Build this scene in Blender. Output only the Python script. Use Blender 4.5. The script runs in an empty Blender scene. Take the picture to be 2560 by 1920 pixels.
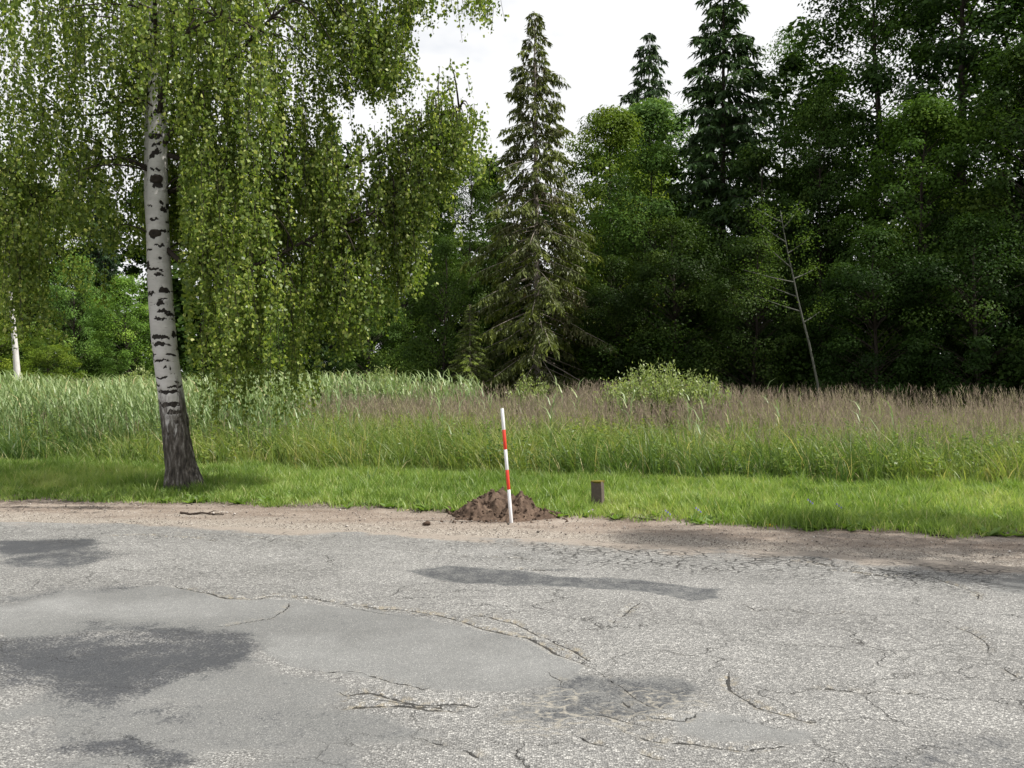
import bpy, math, random
import numpy as np
R = math.radians
scene = bpy.context.scene
col = scene.collection
rng = np.random.default_rng(7)

# ------------------------------------------------------------------ camera
CAM_H, FPX, HOR, K = 1.55, 2217.0, 925.0, 2560 / 2212.0
cam_d = bpy.data.cameras.new('camera')
cam = bpy.data.objects.new('camera', cam_d); col.objects.link(cam)
cam_d.sensor_width = 36.0
cam_d.lens = 36.0 * FPX / 2560.0
cam_d.clip_end = 2000.0
cam.location = (0, 0, CAM_H)
cam.rotation_euler = (R(90) - math.atan((960 - HOR) / FPX), 0, 0)
scene.camera = cam

# ------------------------------------------------------------------ sky, sun, exposure
SUN_EL, SUN_AZ = R(52), R(99)          # azimuth clockwise from +Y
world = bpy.data.worlds.new('World'); scene.world = world; world.use_nodes = True
wt = world.node_tree; wt.nodes.clear()
def wn(t, **k):
    n = wt.nodes.new(t)
    for a, b in k.items(): setattr(n, a, b)
    return n
wo = wn('ShaderNodeOutputWorld'); wb = wn('ShaderNodeBackground'); sky = wn('ShaderNodeTexSky', sky_type='NISHITA', sun_disc=False)
sky.sun_elevation = SUN_EL; sky.sun_rotation = SUN_AZ
sky.air_density = 1.0; sky.dust_density = 1.5; sky.ozone_density = 1.0
wtc = wn('ShaderNodeTexCoord'); wno = wn('ShaderNodeTexNoise'); wno.inputs['Scale'].default_value = 1.7
wno.inputs['Detail'].default_value = 6; wno.inputs['Roughness'].default_value = 0.55
wmp = wn('ShaderNodeMapping'); wmp.inputs['Scale'].default_value = (1, 1, 2.2); wmp.inputs['Location'].default_value = (0.35, 3.1, 0.2)
wrp = wn('ShaderNodeValToRGB'); wrp.color_ramp.elements[0].position = 0.23; wrp.color_ramp.elements[1].position = 0.43
wmx = wn('ShaderNodeMix', data_type='RGBA')
CLOUD = 6.75
wmx.inputs['B'].default_value = (CLOUD * 0.985, CLOUD * 0.99, CLOUD, 1)
wt.links.new(wtc.outputs['Generated'], wmp.inputs['Vector']); wt.links.new(wmp.outputs[0], wno.inputs['Vector'])
wt.links.new(wno.outputs['Fac'], wrp.inputs['Fac']); wt.links.new(wrp.outputs['Color'], wmx.inputs['Factor'])
wt.links.new(sky.outputs['Color'], wmx.inputs['A']); wt.links.new(wmx.outputs['Result'], wb.inputs['Color'])
wb.inputs['Strength'].default_value = 0.1
wt.links.new(wb.outputs[0], wo.inputs[0])

sun_d = bpy.data.lights.new('sun', 'SUN'); sun_d.energy = 5.0; sun_d.angle = R(0.6); sun_d.color = (1.0, 0.955, 0.87)
sun = bpy.data.objects.new('sun', sun_d); col.objects.link(sun)
sun.rotation_euler = (R(90) - SUN_EL, 0, math.pi - SUN_AZ)   # shines from +X
scene.view_settings.view_transform = 'Standard'; scene.view_settings.look = 'None'
scene.view_settings.exposure = 0.60; scene.view_settings.gamma = 1.0
scene.view_settings.use_curve_mapping = False
cy = scene.cycles
cy.max_bounces = 7; cy.diffuse_bounces = 4; cy.glossy_bounces = 2; cy.transmission_bounces = 4; cy.transparent_max_bounces = 4
cy.caustics_reflective = False; cy.caustics_refractive = False

# ------------------------------------------------------------------ helpers
def G(x, y):                      # picture point (2212 wide) on the ground plane
    d = FPX * CAM_H / (y * K - HOR)
    return np.array([(x * K - 1280) / FPX * d, d])
def XA(x, D): return (x * K - 1280) / FPX * D
def ZA(y, D): return CAM_H - (y * K - HOR) / FPX * D

def tag(o, label=None, cat=None, group=None, kind=None):
    if label: o['label'] = label
    if cat: o['category'] = cat
    if group: o['group'] = group
    if kind: o['kind'] = kind
    return o
def empty(name, loc=(0, 0, 0), rz=0.0):
    o = bpy.data.objects.new(name, None); col.objects.link(o); o.location = loc; o.rotation_euler = (0, 0, rz)
    o.empty_display_size = 0.2
    return o
def link(name, me, mat=None, parent=None):
    o = bpy.data.objects.new(name, me); col.objects.link(o)
    if mat and not me.materials: me.materials.append(mat)
    if parent: o.parent = parent
    return o

class Geo:
    """collects vertices, faces and one float attribute; build() makes one mesh"""
    def __init__(s): s.V = []; s.F = []; s.T = []; s.n = 0
    def add(s, V, faces, tint=0.5):
        V = np.asarray(V, dtype=np.float32).reshape(-1, 3)
        s.V.append(V)
        t = np.asarray(tint, dtype=np.float32)
        s.T.append(np.broadcast_to(t, (len(V),)) if t.ndim == 0 else t.reshape(-1))
        for f in faces: s.F.append(np.asarray(f, dtype=np.int32) + s.n)
        s.n += len(V)
    def mesh(s, name, smooth=False, attrs=None):
        V = np.concatenate(s.V); T = np.concatenate(s.T)
        li = np.concatenate([f.reshape(-1) for f in s.F])
        cnt = np.concatenate([np.full(len(f), f.shape[1], np.int32) for f in s.F])
        st = np.concatenate([[0], np.cumsum(cnt)[:-1]]).astype(np.int32)
        me = bpy.data.meshes.new(name)
        me.vertices.add(len(V)); me.vertices.foreach_set('co', V.reshape(-1))
        me.loops.add(len(li)); me.loops.foreach_set('vertex_index', li)
        me.polygons.add(len(st)); me.polygons.foreach_set('loop_start', st)
        if smooth: me.polygons.foreach_set('use_smooth', np.ones(len(st), bool))
        a = me.attributes.new('tint', 'FLOAT', 'POINT'); a.data.foreach_set('value', T.astype(np.float32))
        for k, v in (attrs or {}).items():
            a = me.attributes.new(k, 'FLOAT', 'POINT'); a.data.foreach_set('value', np.asarray(v, np.float32))
        me.update(calc_edges=True)
        return me
    def build(s, name, mat, parent=None, smooth=False, attrs=None):
        return link(name, s.mesh(name, smooth, attrs), mat, parent)

def unit(v): return v / np.maximum(np.linalg.norm(v, axis=-1, keepdims=True), 1e-9)

def tube(P, rad, seg=8, cap=True):
    P = np.asarray(P, float); n = len(P); rad = np.broadcast_to(np.asarray(rad, float), (n,))
    T = unit(np.gradient(P, axis=0))
    ref = np.array([0.0, 0.0, 1.0]) if abs(T[0][2]) < 0.8 else np.array([1.0, 0.0, 0.0])
    A = unit(np.cross(np.broadcast_to(ref, T.shape), T)); B = np.cross(T, A)
    th = np.linspace(0, 2 * np.pi, seg, endpoint=False)
    V = P[:, None] + rad[:, None, None] * (np.cos(th)[None, :, None] * A[:, None] + np.sin(th)[None, :, None] * B[:, None])
    i = np.arange(n - 1)[:, None] * seg; j = np.arange(seg)[None]; k = (j + 1) % seg
    F = np.stack([i + j, i + k, i + seg + k, i + seg + j], -1).reshape(-1, 4)
    faces = [F]
    if cap: faces.append((np.arange(seg) + (n - 1) * seg)[None])
    return V.reshape(-1, 3), faces

def bez(a, b, c, n=6):
    t = np.linspace(0, 1, n)[:, None]; a, b, c = map(lambda q: np.asarray(q, float), (a, b, c))
    return (1 - t) ** 2 * a + 2 * t * (1 - t) * b + t ** 2 * c

def leaves(geo, P, d, nrm, size, asp, tint):
    """folded rhombus leaves: base, side, tip, side"""
    d = unit(d); s = unit(np.cross(d, nrm)); u = np.cross(s, d)
    size = np.broadcast_to(size, (len(P),))[:, None]; w = size * asp
    V = np.stack([P, P + d * size * 0.42 + s * w * 0.5 + u * w * 0.14, P + d * size, P + d * size * 0.42 - s * w * 0.5 + u * w * 0.14], 1)
    F = np.arange(len(P) * 4).reshape(-1, 4)
    geo.add(V.reshape(-1, 3), [F], np.repeat(np.broadcast_to(tint, (len(P),)), 4))

def blades(geo, P, h, w, lean, tint, segs=2, droop=0.0, yaw=None):
    """grass blades; lean = (N,2) horizontal tip offset as a share of height"""
    n = len(P); h = np.broadcast_to(h, (n,)); w = np.broadcast_to(w, (n,))
    yaw = rng.uniform(0, 2 * np.pi, n) if yaw is None else yaw
    side = np.stack([np.cos(yaw), np.sin(yaw), np.zeros(n)], -1)
    rows = []
    for k in range(segs):
        t = k / segs
        c = P + np.concatenate([lean * (h * t ** 1.8)[:, None], (h * (t - droop * t ** 3))[:, None]], 1)
        ww = (w * (1 - 0.55 * t ** 1.5) * 0.5)[:, None]
        rows += [c - side * ww, c + side * ww]
    rows.append(P + np.concatenate([lean * h[:, None], (h * (1 - droop))[:, None]], 1))
    m = 2 * segs + 1
    V = np.stack(rows, 1).reshape(-1, 3); b = np.arange(n)[:, None] * m
    faces = [np.concatenate([b + 2 * k, b + 2 * k + 1, b + 2 * k + 3, b + 2 * k + 2], 1) for k in range(segs - 1)]
    faces.append(np.concatenate([b + 2 * segs - 2, b + 2 * segs - 1, b + 2 * segs], 1))
    geo.add(V, faces, np.repeat(np.broadcast_to(tint, (n,)), m))

def _h(ix, iy, seed):
    v = (ix.astype(np.int64) * 374761393 + iy.astype(np.int64) * 668265263 + seed * 69069) & 0x7fffffff
    v = ((v ^ (v >> 13)) * 1274126177) & 0x7fffffff
    return ((v ^ (v >> 16)) & 0xffff) / 65535.0
def vnoise(x, y, seed=0):
    ix = np.floor(x); iy = np.floor(y); fx = x - ix; fy = y - iy
    fx = fx * fx * (3 - 2 * fx); fy = fy * fy * (3 - 2 * fy); ix = ix.astype(np.int64); iy = iy.astype(np.int64)
    a = _h(ix, iy, seed); b = _h(ix + 1, iy, seed); c = _h(ix, iy + 1, seed); d = _h(ix + 1, iy + 1, seed)
    return (a * (1 - fx) + b * fx) * (1 - fy) + (c * (1 - fx) + d * fx) * fy
def fbm(x, y, octv=4, seed=0):
    s = 0; a = 0.5; t = 0
    for o in range(octv):
        s = s + a * vnoise(x, y, seed + o * 17); t += a; a *= 0.5; x = x * 2.03 + 3.1; y = y * 2.03 + 7.7
    return s / t
def sstep(a, b, x):
    t = np.clip((x - a) / (b - a), 0, 1); return t * t * (3 - 2 * t)

# ------------------------------------------------------------------ materials
class Mat:
    def __init__(s, name):
        s.m = bpy.data.materials.new(name); s.m.use_nodes = True; s.t = s.m.node_tree; s.t.nodes.clear()
        s.out = s.t.nodes.new('ShaderNodeOutputMaterial')
    def n(s, typ, ins=None, **k):
        nd = s.t.nodes.new(typ)
        for a, b in k.items(): setattr(nd, a, b)
        for a, b in (ins or {}).items():
            if isinstance(b, bpy.types.NodeSocket): s.t.links.new(b, nd.inputs[a])
            else: nd.inputs[a].default_value = b
        return nd
    def attr(s, name): return s.n('ShaderNodeAttribute', attribute_name=name).outputs['Fac']
    def math(s, op, a, b=0.0, c=0.0, clamp=False):
        return s.n('ShaderNodeMath', {0: a, 1: b, 2: c}, operation=op, use_clamp=clamp).outputs[0]
    def mix(s, f, a, b, blend='MIX'):
        c = lambda v: (*v, 1) if isinstance(v, tuple) and len(v) == 3 else v
        return s.n('ShaderNodeMix', {'Factor': f, 'A': c(a), 'B': c(b)}, data_type='RGBA', blend_type=blend).outputs['Result']
    def ramp(s, f, stops):
        r = s.n('ShaderNodeValToRGB', {'Fac': f}); e = r.color_ramp.elements
        while len(e) < len(stops): e.new(0.5)
        for el, (p, c) in zip(e, stops): el.position = p; el.color = (*c, 1) if not isinstance(c, float) else (c, c, c, 1)
        return r.outputs['Color']
    def noise(s, vec, scale, detail=3, rough=0.5, out='Fac'):
        return s.n('ShaderNodeTexNoise', {'Vector': vec, 'Scale': scale, 'Detail': detail, 'Roughness': rough}).outputs[out]
    def co(s): return s.n('ShaderNodeTexCoord').outputs['Object']
    def scaled(s, vec, sc): return s.n('ShaderNodeMapping', {'Vector': vec, 'Scale': sc}).outputs[0]
    def step(s, v, a, b):
        return s.n('ShaderNodeMapRange', {'Value': v, 'From Min': a, 'From Max': b}, interpolation_type='SMOOTHSTEP').outputs[0]
    def done(s, sh): s.t.links.new(sh, s.out.inputs['Surface']); return s.m
    def principled(s, color, rough=0.8, bump=None, bstr=0.3, bdist=0.01, spec=0.3, metal=0.0):
        i = {'Base Color': color if not isinstance(color, tuple) else (*color[:3], 1), 'Roughness': rough, 'Metallic': metal, 'Specular IOR Level': spec}
        if bump is not None: i['Normal'] = s.n('ShaderNodeBump', {'Height': bump, 'Strength': bstr, 'Distance': bdist}).outputs[0]
        return s.n('ShaderNodeBsdfPrincipled', i).outputs[0]

def leaf_mat(name, stops, transl=0.35, gloss=0.05, rough=0.45, tr_gain=(1.15, 1.2, 0.6)):
    m = Mat(name)
    c = m.ramp(m.attr('tint'), stops)
    oc = m.n('ShaderNodeObjectInfo').outputs['Color']
    c = m.mix(1.0, c, oc, 'MULTIPLY')
    ct = m.mix(1.0, c, tr_gain, 'MULTIPLY')
    d = m.n('ShaderNodeBsdfDiffuse', {'Color': c}).outputs[0]
    t = m.n('ShaderNodeBsdfTranslucent', {'Color': ct}).outputs[0]
    s = m.n('ShaderNodeMixShader', {0: transl, 1: d, 2: t}).outputs[0]
    if gloss > 0:
        g = m.n('ShaderNodeBsdfGlossy', {'Color': (1, 1, 1, 1), 'Roughness': rough}).outputs[0]
        s = m.n('ShaderNodeMixShader', {0: gloss, 1: s, 2: g}).outputs[0]
    return m.done(s)

def bark_mat(name, a, b, scale=6.0):
    m = Mat(name); co = m.co()
    n1 = m.noise(m.scaled(co, (1, 1, 0.25)), scale * 3, 4, 0.6)
    return m.done(m.principled(m.mix(n1, a, b), 0.9, n1, 0.6, 0.02, 0.15))

M = {}
M['birch_leaf'] = leaf_mat('birch_leaf', [(0.0, (0.055, 0.10, 0.016)), (0.45, (0.14, 0.205, 0.034)), (0.85, (0.28, 0.335, 0.07)), (1.0, (0.48, 0.51, 0.17))], 0.48, 0.02, 0.45)
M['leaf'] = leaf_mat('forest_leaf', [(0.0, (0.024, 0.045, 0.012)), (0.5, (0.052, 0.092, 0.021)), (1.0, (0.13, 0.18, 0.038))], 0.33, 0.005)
M['needle'] = leaf_mat('spruce_needle', [(0.0, (0.026, 0.042, 0.020)), (0.5, (0.035, 0.064, 0.024)), (1.0, (0.065, 0.105, 0.03))], 0.12, 0.015)
M['needle_old'] = leaf_mat('thin_spruce_needle', [(0.0, (0.072, 0.060, 0.030)), (0.3, (0.058, 0.066, 0.026)), (0.65, (0.075, 0.094, 0.025)), (1.0, (0.16, 0.185, 0.035))], 0.25, 0.015)
M['willow'] = leaf_mat('willow_leaf', [(0.0, (0.07, 0.125, 0.03)), (0.5, (0.18, 0.25, 0.075)), (1.0, (0.38, 0.43, 0.18))], 0.4, 0.03)
M['verge'] = leaf_mat('verge_grass', [(0.0, (0.105, 0.18, 0.035)), (0.5, (0.23, 0.335, 0.08)), (0.85, (0.36, 0.43, 0.15)), (1.0, (0.48, 0.46, 0.24))], 0.45, 0.02)
M['meadow'] = leaf_mat('meadow_grass', [(0.0, (0.06, 0.115, 0.028)), (0.4, (0.155, 0.225, 0.058)), (0.75, (0.29, 0.335, 0.09)), (1.0, (0.46, 0.40, 0.22))], 0.45, 0.02)
M['panicle'] = leaf_mat('grass_panicle', [(0.0, (0.235, 0.18, 0.15)), (0.5, (0.30, 0.25, 0.19)), (1.0, (0.34, 0.36, 0.15))], 0.4, 0.0, tr_gain=(1, 1, 1))
M['reed'] = leaf_mat('reed_leaf', [(0.0, (0.085, 0.15, 0.045)), (0.5, (0.17, 0.25, 0.095)), (0.9, (0.28, 0.35, 0.16)), (1.0, (0.42, 0.37, 0.20))], 0.38, 0.025, tr_gain=(1.05, 1.1, 0.8))
M['bark_grey'] = bark_mat('grey_bark', (0.05, 0.042, 0.035), (0.13, 0.115, 0.10))
M['bark_pale'] = bark_mat('pale_spruce_bark', (0.15, 0.125, 0.11), (0.32, 0.28, 0.25))
M['bark_sap'] = bark_mat('grey_sapling_bark', (0.05, 0.052, 0.044), (0.12, 0.122, 0.105))
M['bark_dark'] = bark_mat('dark_bark', (0.018, 0.014, 0.012), (0.06, 0.05, 0.042))

# birch bark: white paper, painted wear attribute 'dark' (scars, lenticels, fissured foot)
m = Mat('birch_bark'); co = m.co()
dk = m.attr('dark'); foot = m.attr('foot')
fine = m.noise(m.scaled(co, (6, 6, 40)), 2.0, 5, 0.65)
blot = m.noise(m.scaled(co, (2, 2, 5)), 2.2, 4, 0.6)
white = m.mix(blot, (0.36, 0.345, 0.335), (0.66, 0.645, 0.64))
white = m.mix(m.step(fine, 0.60, 0.70), white, (0.22, 0.195, 0.18))
fiss = m.noise(m.scaled(co, (14, 14, 3.2)), 1.6, 5, 0.65)
footc = m.ramp(fiss, [(0.32, (0.012, 0.010, 0.009)), (0.5, (0.07, 0.06, 0.052)), (0.62, (0.17, 0.155, 0.145)), (0.72, (0.36, 0.34, 0.32))])
c = m.mix(m.step(m.math('ADD', dk, m.math('MULTIPLY', m.math('SUBTRACT', fine, 0.5), 0.9)), 0.42, 0.55), white, (0.022, 0.018, 0.016))
c = m.mix(m.step(m.math('ADD', foot, m.math('MULTIPLY', m.math('SUBTRACT', fiss, 0.5), 1.8)), 0.30, 0.70), c, footc)
hgt = m.math('ADD', m.math('MULTIPLY', fiss, foot), m.math('MULTIPLY', dk, -0.25))
M['birch_bark'] = m.done(m.principled(c, 0.75, hgt, 0.9, 0.04, 0.25))

# road surface: chip seal, smooth patches, cracks
m = Mat('worn_asphalt'); co = m.co()
wn2 = m.n('ShaderNodeTexNoise', {'Vector': co, 'Scale': 14.0, 'Detail': 3}).outputs['Color']
v1 = m.n('ShaderNodeTexVoronoi', {'Vector': co, 'Scale': 105.0}, voronoi_dimensions='2D')
crand = m.n('ShaderNodeSeparateColor', {0: v1.outputs['Color']})
v2 = m.n('ShaderNodeTexVoronoi', {'Vector': co, 'Scale': 190.0}, voronoi_dimensions='2D')
c2 = m.n('ShaderNodeSeparateColor', {0: v2.outputs['Color']})
big = m.noise(co, 0.9, 6, 0.65); mid = m.noise(co, 7.0, 7, 0.72)
stone = m.ramp(crand.outputs[0], [(0.0, (0.10, 0.10, 0.10)), (0.45, (0.19, 0.189, 0.186)), (0.75, (0.27, 0.266, 0.258)), (0.92, (0.42, 0.413, 0.395)), (1.0, (0.58, 0.57, 0.55))])
gap = m.step(v1.outputs['Distance'], 0.42, 0.72)
chip = m.mix(gap, stone, (0.075, 0.073, 0.072))
chip = m.mix(0.35, chip, m.ramp(c2.outputs[0], [(0.0, (0.07, 0.07, 0.07)), (0.6, (0.17, 0.168, 0.163)), (1.0, (0.34, 0.335, 0.32))]))
v5 = m.n('ShaderNodeTexVoronoi', {'Vector': co, 'Scale': 300.0}, voronoi_dimensions='2D'); c5 = m.n('ShaderNodeSeparateColor', {0: v5.outputs['Color']})
smo = m.ramp(c5.outputs[0], [(0.0, (0.10, 0.102, 0.102)), (0.7, (0.155, 0.156, 0.155)), (0.95, (0.19, 0.19, 0.185)), (1.0, (0.36, 0.355, 0.34))])
sm = m.step(m.math('ADD', m.attr('smooth'), m.math('MULTIPLY', m.math('SUBTRACT', mid, 0.5), 0.5)), 0.3, 0.7)
base = m.mix(sm, chip, smo)
var = m.math('MULTIPLY_ADD', m.math('SUBTRACT', m.math('MULTIPLY_ADD', mid, 0.45, m.math('MULTIPLY', big, 0.55)), 0.5), 0.75, 1.0)
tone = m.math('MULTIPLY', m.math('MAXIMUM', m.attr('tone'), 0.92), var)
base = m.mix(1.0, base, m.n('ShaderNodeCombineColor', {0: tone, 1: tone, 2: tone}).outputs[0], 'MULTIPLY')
# darker patches: low tone breaks up along the rim into stone-sized grains
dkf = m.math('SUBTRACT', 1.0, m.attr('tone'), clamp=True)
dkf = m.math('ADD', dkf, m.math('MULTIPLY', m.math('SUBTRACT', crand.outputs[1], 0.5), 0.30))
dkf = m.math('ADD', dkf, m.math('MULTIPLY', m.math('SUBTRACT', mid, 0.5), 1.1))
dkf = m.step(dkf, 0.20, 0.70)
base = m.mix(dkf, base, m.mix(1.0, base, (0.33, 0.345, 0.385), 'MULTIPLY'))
# sandy dust near the edge
sandn = m.noise(co, 22.0, 4, 0.65)
sand_f = m.step(m.math('ADD', m.attr('sand'), m.math('MULTIPLY', m.math('SUBTRACT', sandn, 0.5), 0.7)), 0.25, 0.85)
sandc = m.mix(c2.outputs[1], (0.19, 0.162, 0.138), (0.31, 0.275, 0.24))
base = m.mix(sand_f, base, sandc)
# cracks
wv = m.n('ShaderNodeVectorMath', {0: co, 1: m.n('ShaderNodeVectorMath', {0: wn2, 'Scale': 0.10}, operation='SCALE').outputs[0]}, operation='ADD').outputs[0]
wv = m.scaled(wv, (1.0, 1.9, 1.0))
v3 = m.n('ShaderNodeTexVoronoi', {'Vector': wv, 'Scale': 8.5}, voronoi_dimensions='2D', feature='DISTANCE_TO_EDGE')
ali = m.math('MULTIPLY', m.attr('allig'), m.math('SUBTRACT', 1.0, m.step(v3.outputs['Distance'], 0.0, 0.16)))
ali = m.math('MULTIPLY', ali, m.step(m.noise(co, 2.6, 3, 0.6), 0.34, 0.55))
nw = m.n('ShaderNodeTexNoise', {'Vector': co, 'Scale': 2.2, 'Detail': 6, 'Roughness': 0.65}).outputs['Color']
wv4 = m.n('ShaderNodeVectorMath', {0: co, 1: m.n('ShaderNodeVectorMath', {0: nw, 'Scale': 0.55}, operation='SCALE').outputs[0]}, operation='ADD').outputs[0]
v4 = m.n('ShaderNodeTexVoronoi', {'Vector': m.scaled(wv4, (0.8, 1.6, 1)), 'Scale': 1.7}, voronoi_dimensions='2D', feature='DISTANCE_TO_EDGE')
net = m.math('SUBTRACT', 1.0, m.step(v4.outputs['Distance'], 0.0, m.math('MULTIPLY_ADD', mid, 0.036, -0.004)))
net = m.math('MULTIPLY', m.math('MULTIPLY', net, m.step(m.noise(co, 1.1, 3, 0.6), 0.41, 0.60)), m.math('MULTIPLY_ADD', m.attr('smooth'), -0.88, 0.95))
ali = m.math('MAXIMUM', ali, net)
cd = m.math('ABSOLUTE', m.math('ADD', m.attr('csd'), m.math('MULTIPLY', m.math('SUBTRACT', m.noise(co, 30.0, 3, 0.6), 0.5), 0.034)))
cr = m.math('SUBTRACT', 1.0, m.math('DIVIDE', cd, m.math('MAXIMUM', m.attr('cw'), 0.0006)), clamp=True)
cr = m.step(cr, 0.0, 0.5)
cr = m.math('MULTIPLY', cr, m.step(m.attr('cw'), 0.001, 0.004))
crk = m.math('MAXIMUM', cr, ali)
halo = m.math('MULTIPLY', m.step(cd, 0.06, 0.01), m.step(m.attr('cw'), 0.002, 0.01))
base = m.mix(m.math('MULTIPLY', halo, m.step(sandn, 0.45, 0.65)), base, (0.24, 0.215, 0.17))
vn = m.math('MULTIPLY', m.math('MULTIPLY', m.attr('vein'), m.math('SUBTRACT', 1.0, m.step(v3.outputs['Distance'], 0.02, 0.17))), m.step(m.noise(co, 3.4, 3, 0.6), 0.38, 0.55))
base = m.mix(m.math('MULTIPLY', vn, m.step(sandn, 0.35, 0.6)), base, (0.24, 0.225, 0.195))
base = m.mix(m.math('MULTIPLY', crk, 0.9), base, (0.022, 0.021, 0.02))
hgt = m.math('MULTIPLY', m.math('SUBTRACT', 1.0, v1.outputs['Distance']), m.math('SUBTRACT', 1.0, m.math('MULTIPLY', sm, 0.85)))
hgt = m.math('SUBTRACT', hgt, m.math('MULTIPLY', crk, 2.2))
M['road'] = m.done(m.principled(base, 0.82, hgt, 0.75, 0.006, 0.25))

m = Mat('sandy_gravel'); co = m.co()
v2 = m.n('ShaderNodeTexVoronoi', {'Vector': co, 'Scale': 120.0}, voronoi_dimensions='2D'); c2 = m.n('ShaderNodeSeparateColor', {0: v2.outputs['Color']})
n1 = m.noise(m.scaled(co, (0.8, 3.0, 1)), 1.6, 5, 0.6); n2 = m.noise(co, 40.0, 3, 0.6)
a = m.ramp(n1, [(0.3, (0.14, 0.108, 0.088)), (0.5, (0.205, 0.168, 0.14)), (0.7, (0.275, 0.238, 0.205))])
a = m.mix(m.attr('grit'), a, m.ramp(c2.outputs[0], [(0.0, (0.12, 0.105, 0.09)), (0.6, (0.235, 0.205, 0.175)), (1.0, (0.44, 0.41, 0.37))]))
a = m.mix(m.math('MULTIPLY', m.step(c2.outputs[1], 0.93, 0.97), 0.7), a, (0.40, 0.37, 0.33))
a = m.mix(m.math('MULTIPLY', m.step(c2.outputs[2], 0.92, 0.96), 0.75), a, (0.05, 0.04, 0.035))
a = m.mix(m.math('MULTIPLY', m.attr('humus'), m.step(n2, 0.35, 0.6)), a, (0.045, 0.035, 0.025))
hh = m.math('ADD', m.math('MULTIPLY', v2.outputs['Distance'], -0.6), n2)
M['shoulder'] = m.done(m.principled(a, 0.92, hh, 0.6, 0.008, 0.15))

m = Mat('grassy_soil'); co = m.co()
n1 = m.noise(co, 1.5, 5, 0.6); n2 = m.noise(co, 18.0, 4, 0.6)
a = m.mix(n1, (0.035, 0.05, 0.014), (0.075, 0.085, 0.028)); a = m.mix(m.step(n2, 0.5, 0.75), a, (0.085, 0.066, 0.04))
M['ground'] = m.done(m.principled(a, 0.95, n2, 0.5, 0.03, 0.1))

# ------------------------------------------------------------------ layout lines (world X -> Y)
def line(pts, sl=-0.225):
    pts = np.array(pts, float)
    x = np.concatenate([[pts[0, 0] - 300], pts[:, 0], [pts[-1, 0] + 300]])
    y = np.concatenate([[pts[0, 1] - 300 * sl], pts[:, 1], [pts[-1, 1] + 300 * sl]])
    return lambda X: np.interp(X, x, y)
grass_edge = line([G(0, 1080), G(330, 1089), G(700, 1098), G(1000, 1110), G(1300, 1126), G(1700, 1146), G(2212, 1166)])
tall_edge = line([G(0, 1004), G(450, 1018), G(900, 1033), G(1300, 1041), G(1700, 1051), G(2212, 1062)])
asphalt_edge = line([G(0, 1127), G(550, 1141), G(1100, 1161), G(1600, 1186), G(2212, 1226)])

# ------------------------------------------------------------------ ground
g = Geo()
xs = np.concatenate([np.linspace(-600, -40, 9), np.linspace(-30, 30, 61), np.linspace(40, 600, 9)])
ys = np.concatenate([np.linspace(-400, -20, 6), np.linspace(-10, 70, 81), np.linspace(90, 900, 9)])
X, Y = np.meshgrid(xs, ys); Z = -0.03 + 0.10 * (fbm(X * 0.25, Y * 0.25, 3, 5) - 0.5) * sstep(14, 20, Y) + 0.02 * sstep(9, 11, Y)
nx = len(xs); ii = np.arange(len(ys) - 1)[:, None] * nx; jj = np.arange(nx - 1)[None]
def gridF(nr, nc):
    i = np.arange(nr - 1)[:, None] * nc; j = np.arange(nc - 1)[None]
    return np.stack([i + j, i + j + 1, i + nc + j + 1, i + nc + j], -1).reshape(-1, 4)
g.add(np.stack([X, Y, Z], -1), [gridF(len(ys), nx)])
tag(g.build('ground', M['ground'], smooth=True), kind='structure')

# gravel shoulder
xs = np.concatenate([np.linspace(-120, -9, 14), np.arange(-8.8, 7.4, 0.045), np.linspace(7.6, 120, 14)])
t = np.linspace(0, 1, 46)
Xs, Tt = np.meshgrid(xs, t)
y0 = asphalt_edge(Xs) - 0.45; y1 = grass_edge(Xs) + 0.55
Ys = y0 + (y1 - y0) * Tt
Zs = 0.002 + 0.022 * (fbm(Xs * 1.3, Ys * 2.2, 4, 11) - 0.5) + 0.008 * (vnoise(Xs * 14, Ys * 14, 3) - 0.5) + 0.012 * sstep(0.5, 1, Tt)
grit = sstep(0.55, 0.22, Tt + 0.25 * (fbm(Xs * 1.2, Ys * 4, 3, 8) - 0.5))
hum = sstep(0.70, 0.85, Tt + 0.35 * (fbm(Xs * 2.5, Ys * 3, 4, 9) - 0.5))
g = Geo(); g.add(np.stack([Xs, Ys, Zs], -1), [gridF(len(t), len(xs))])
tag(g.build('gravel_shoulder', M['shoulder'], smooth=True, attrs={'grit': grit.reshape(-1), 'humus': hum.reshape(-1)}), kind='structure')

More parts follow.
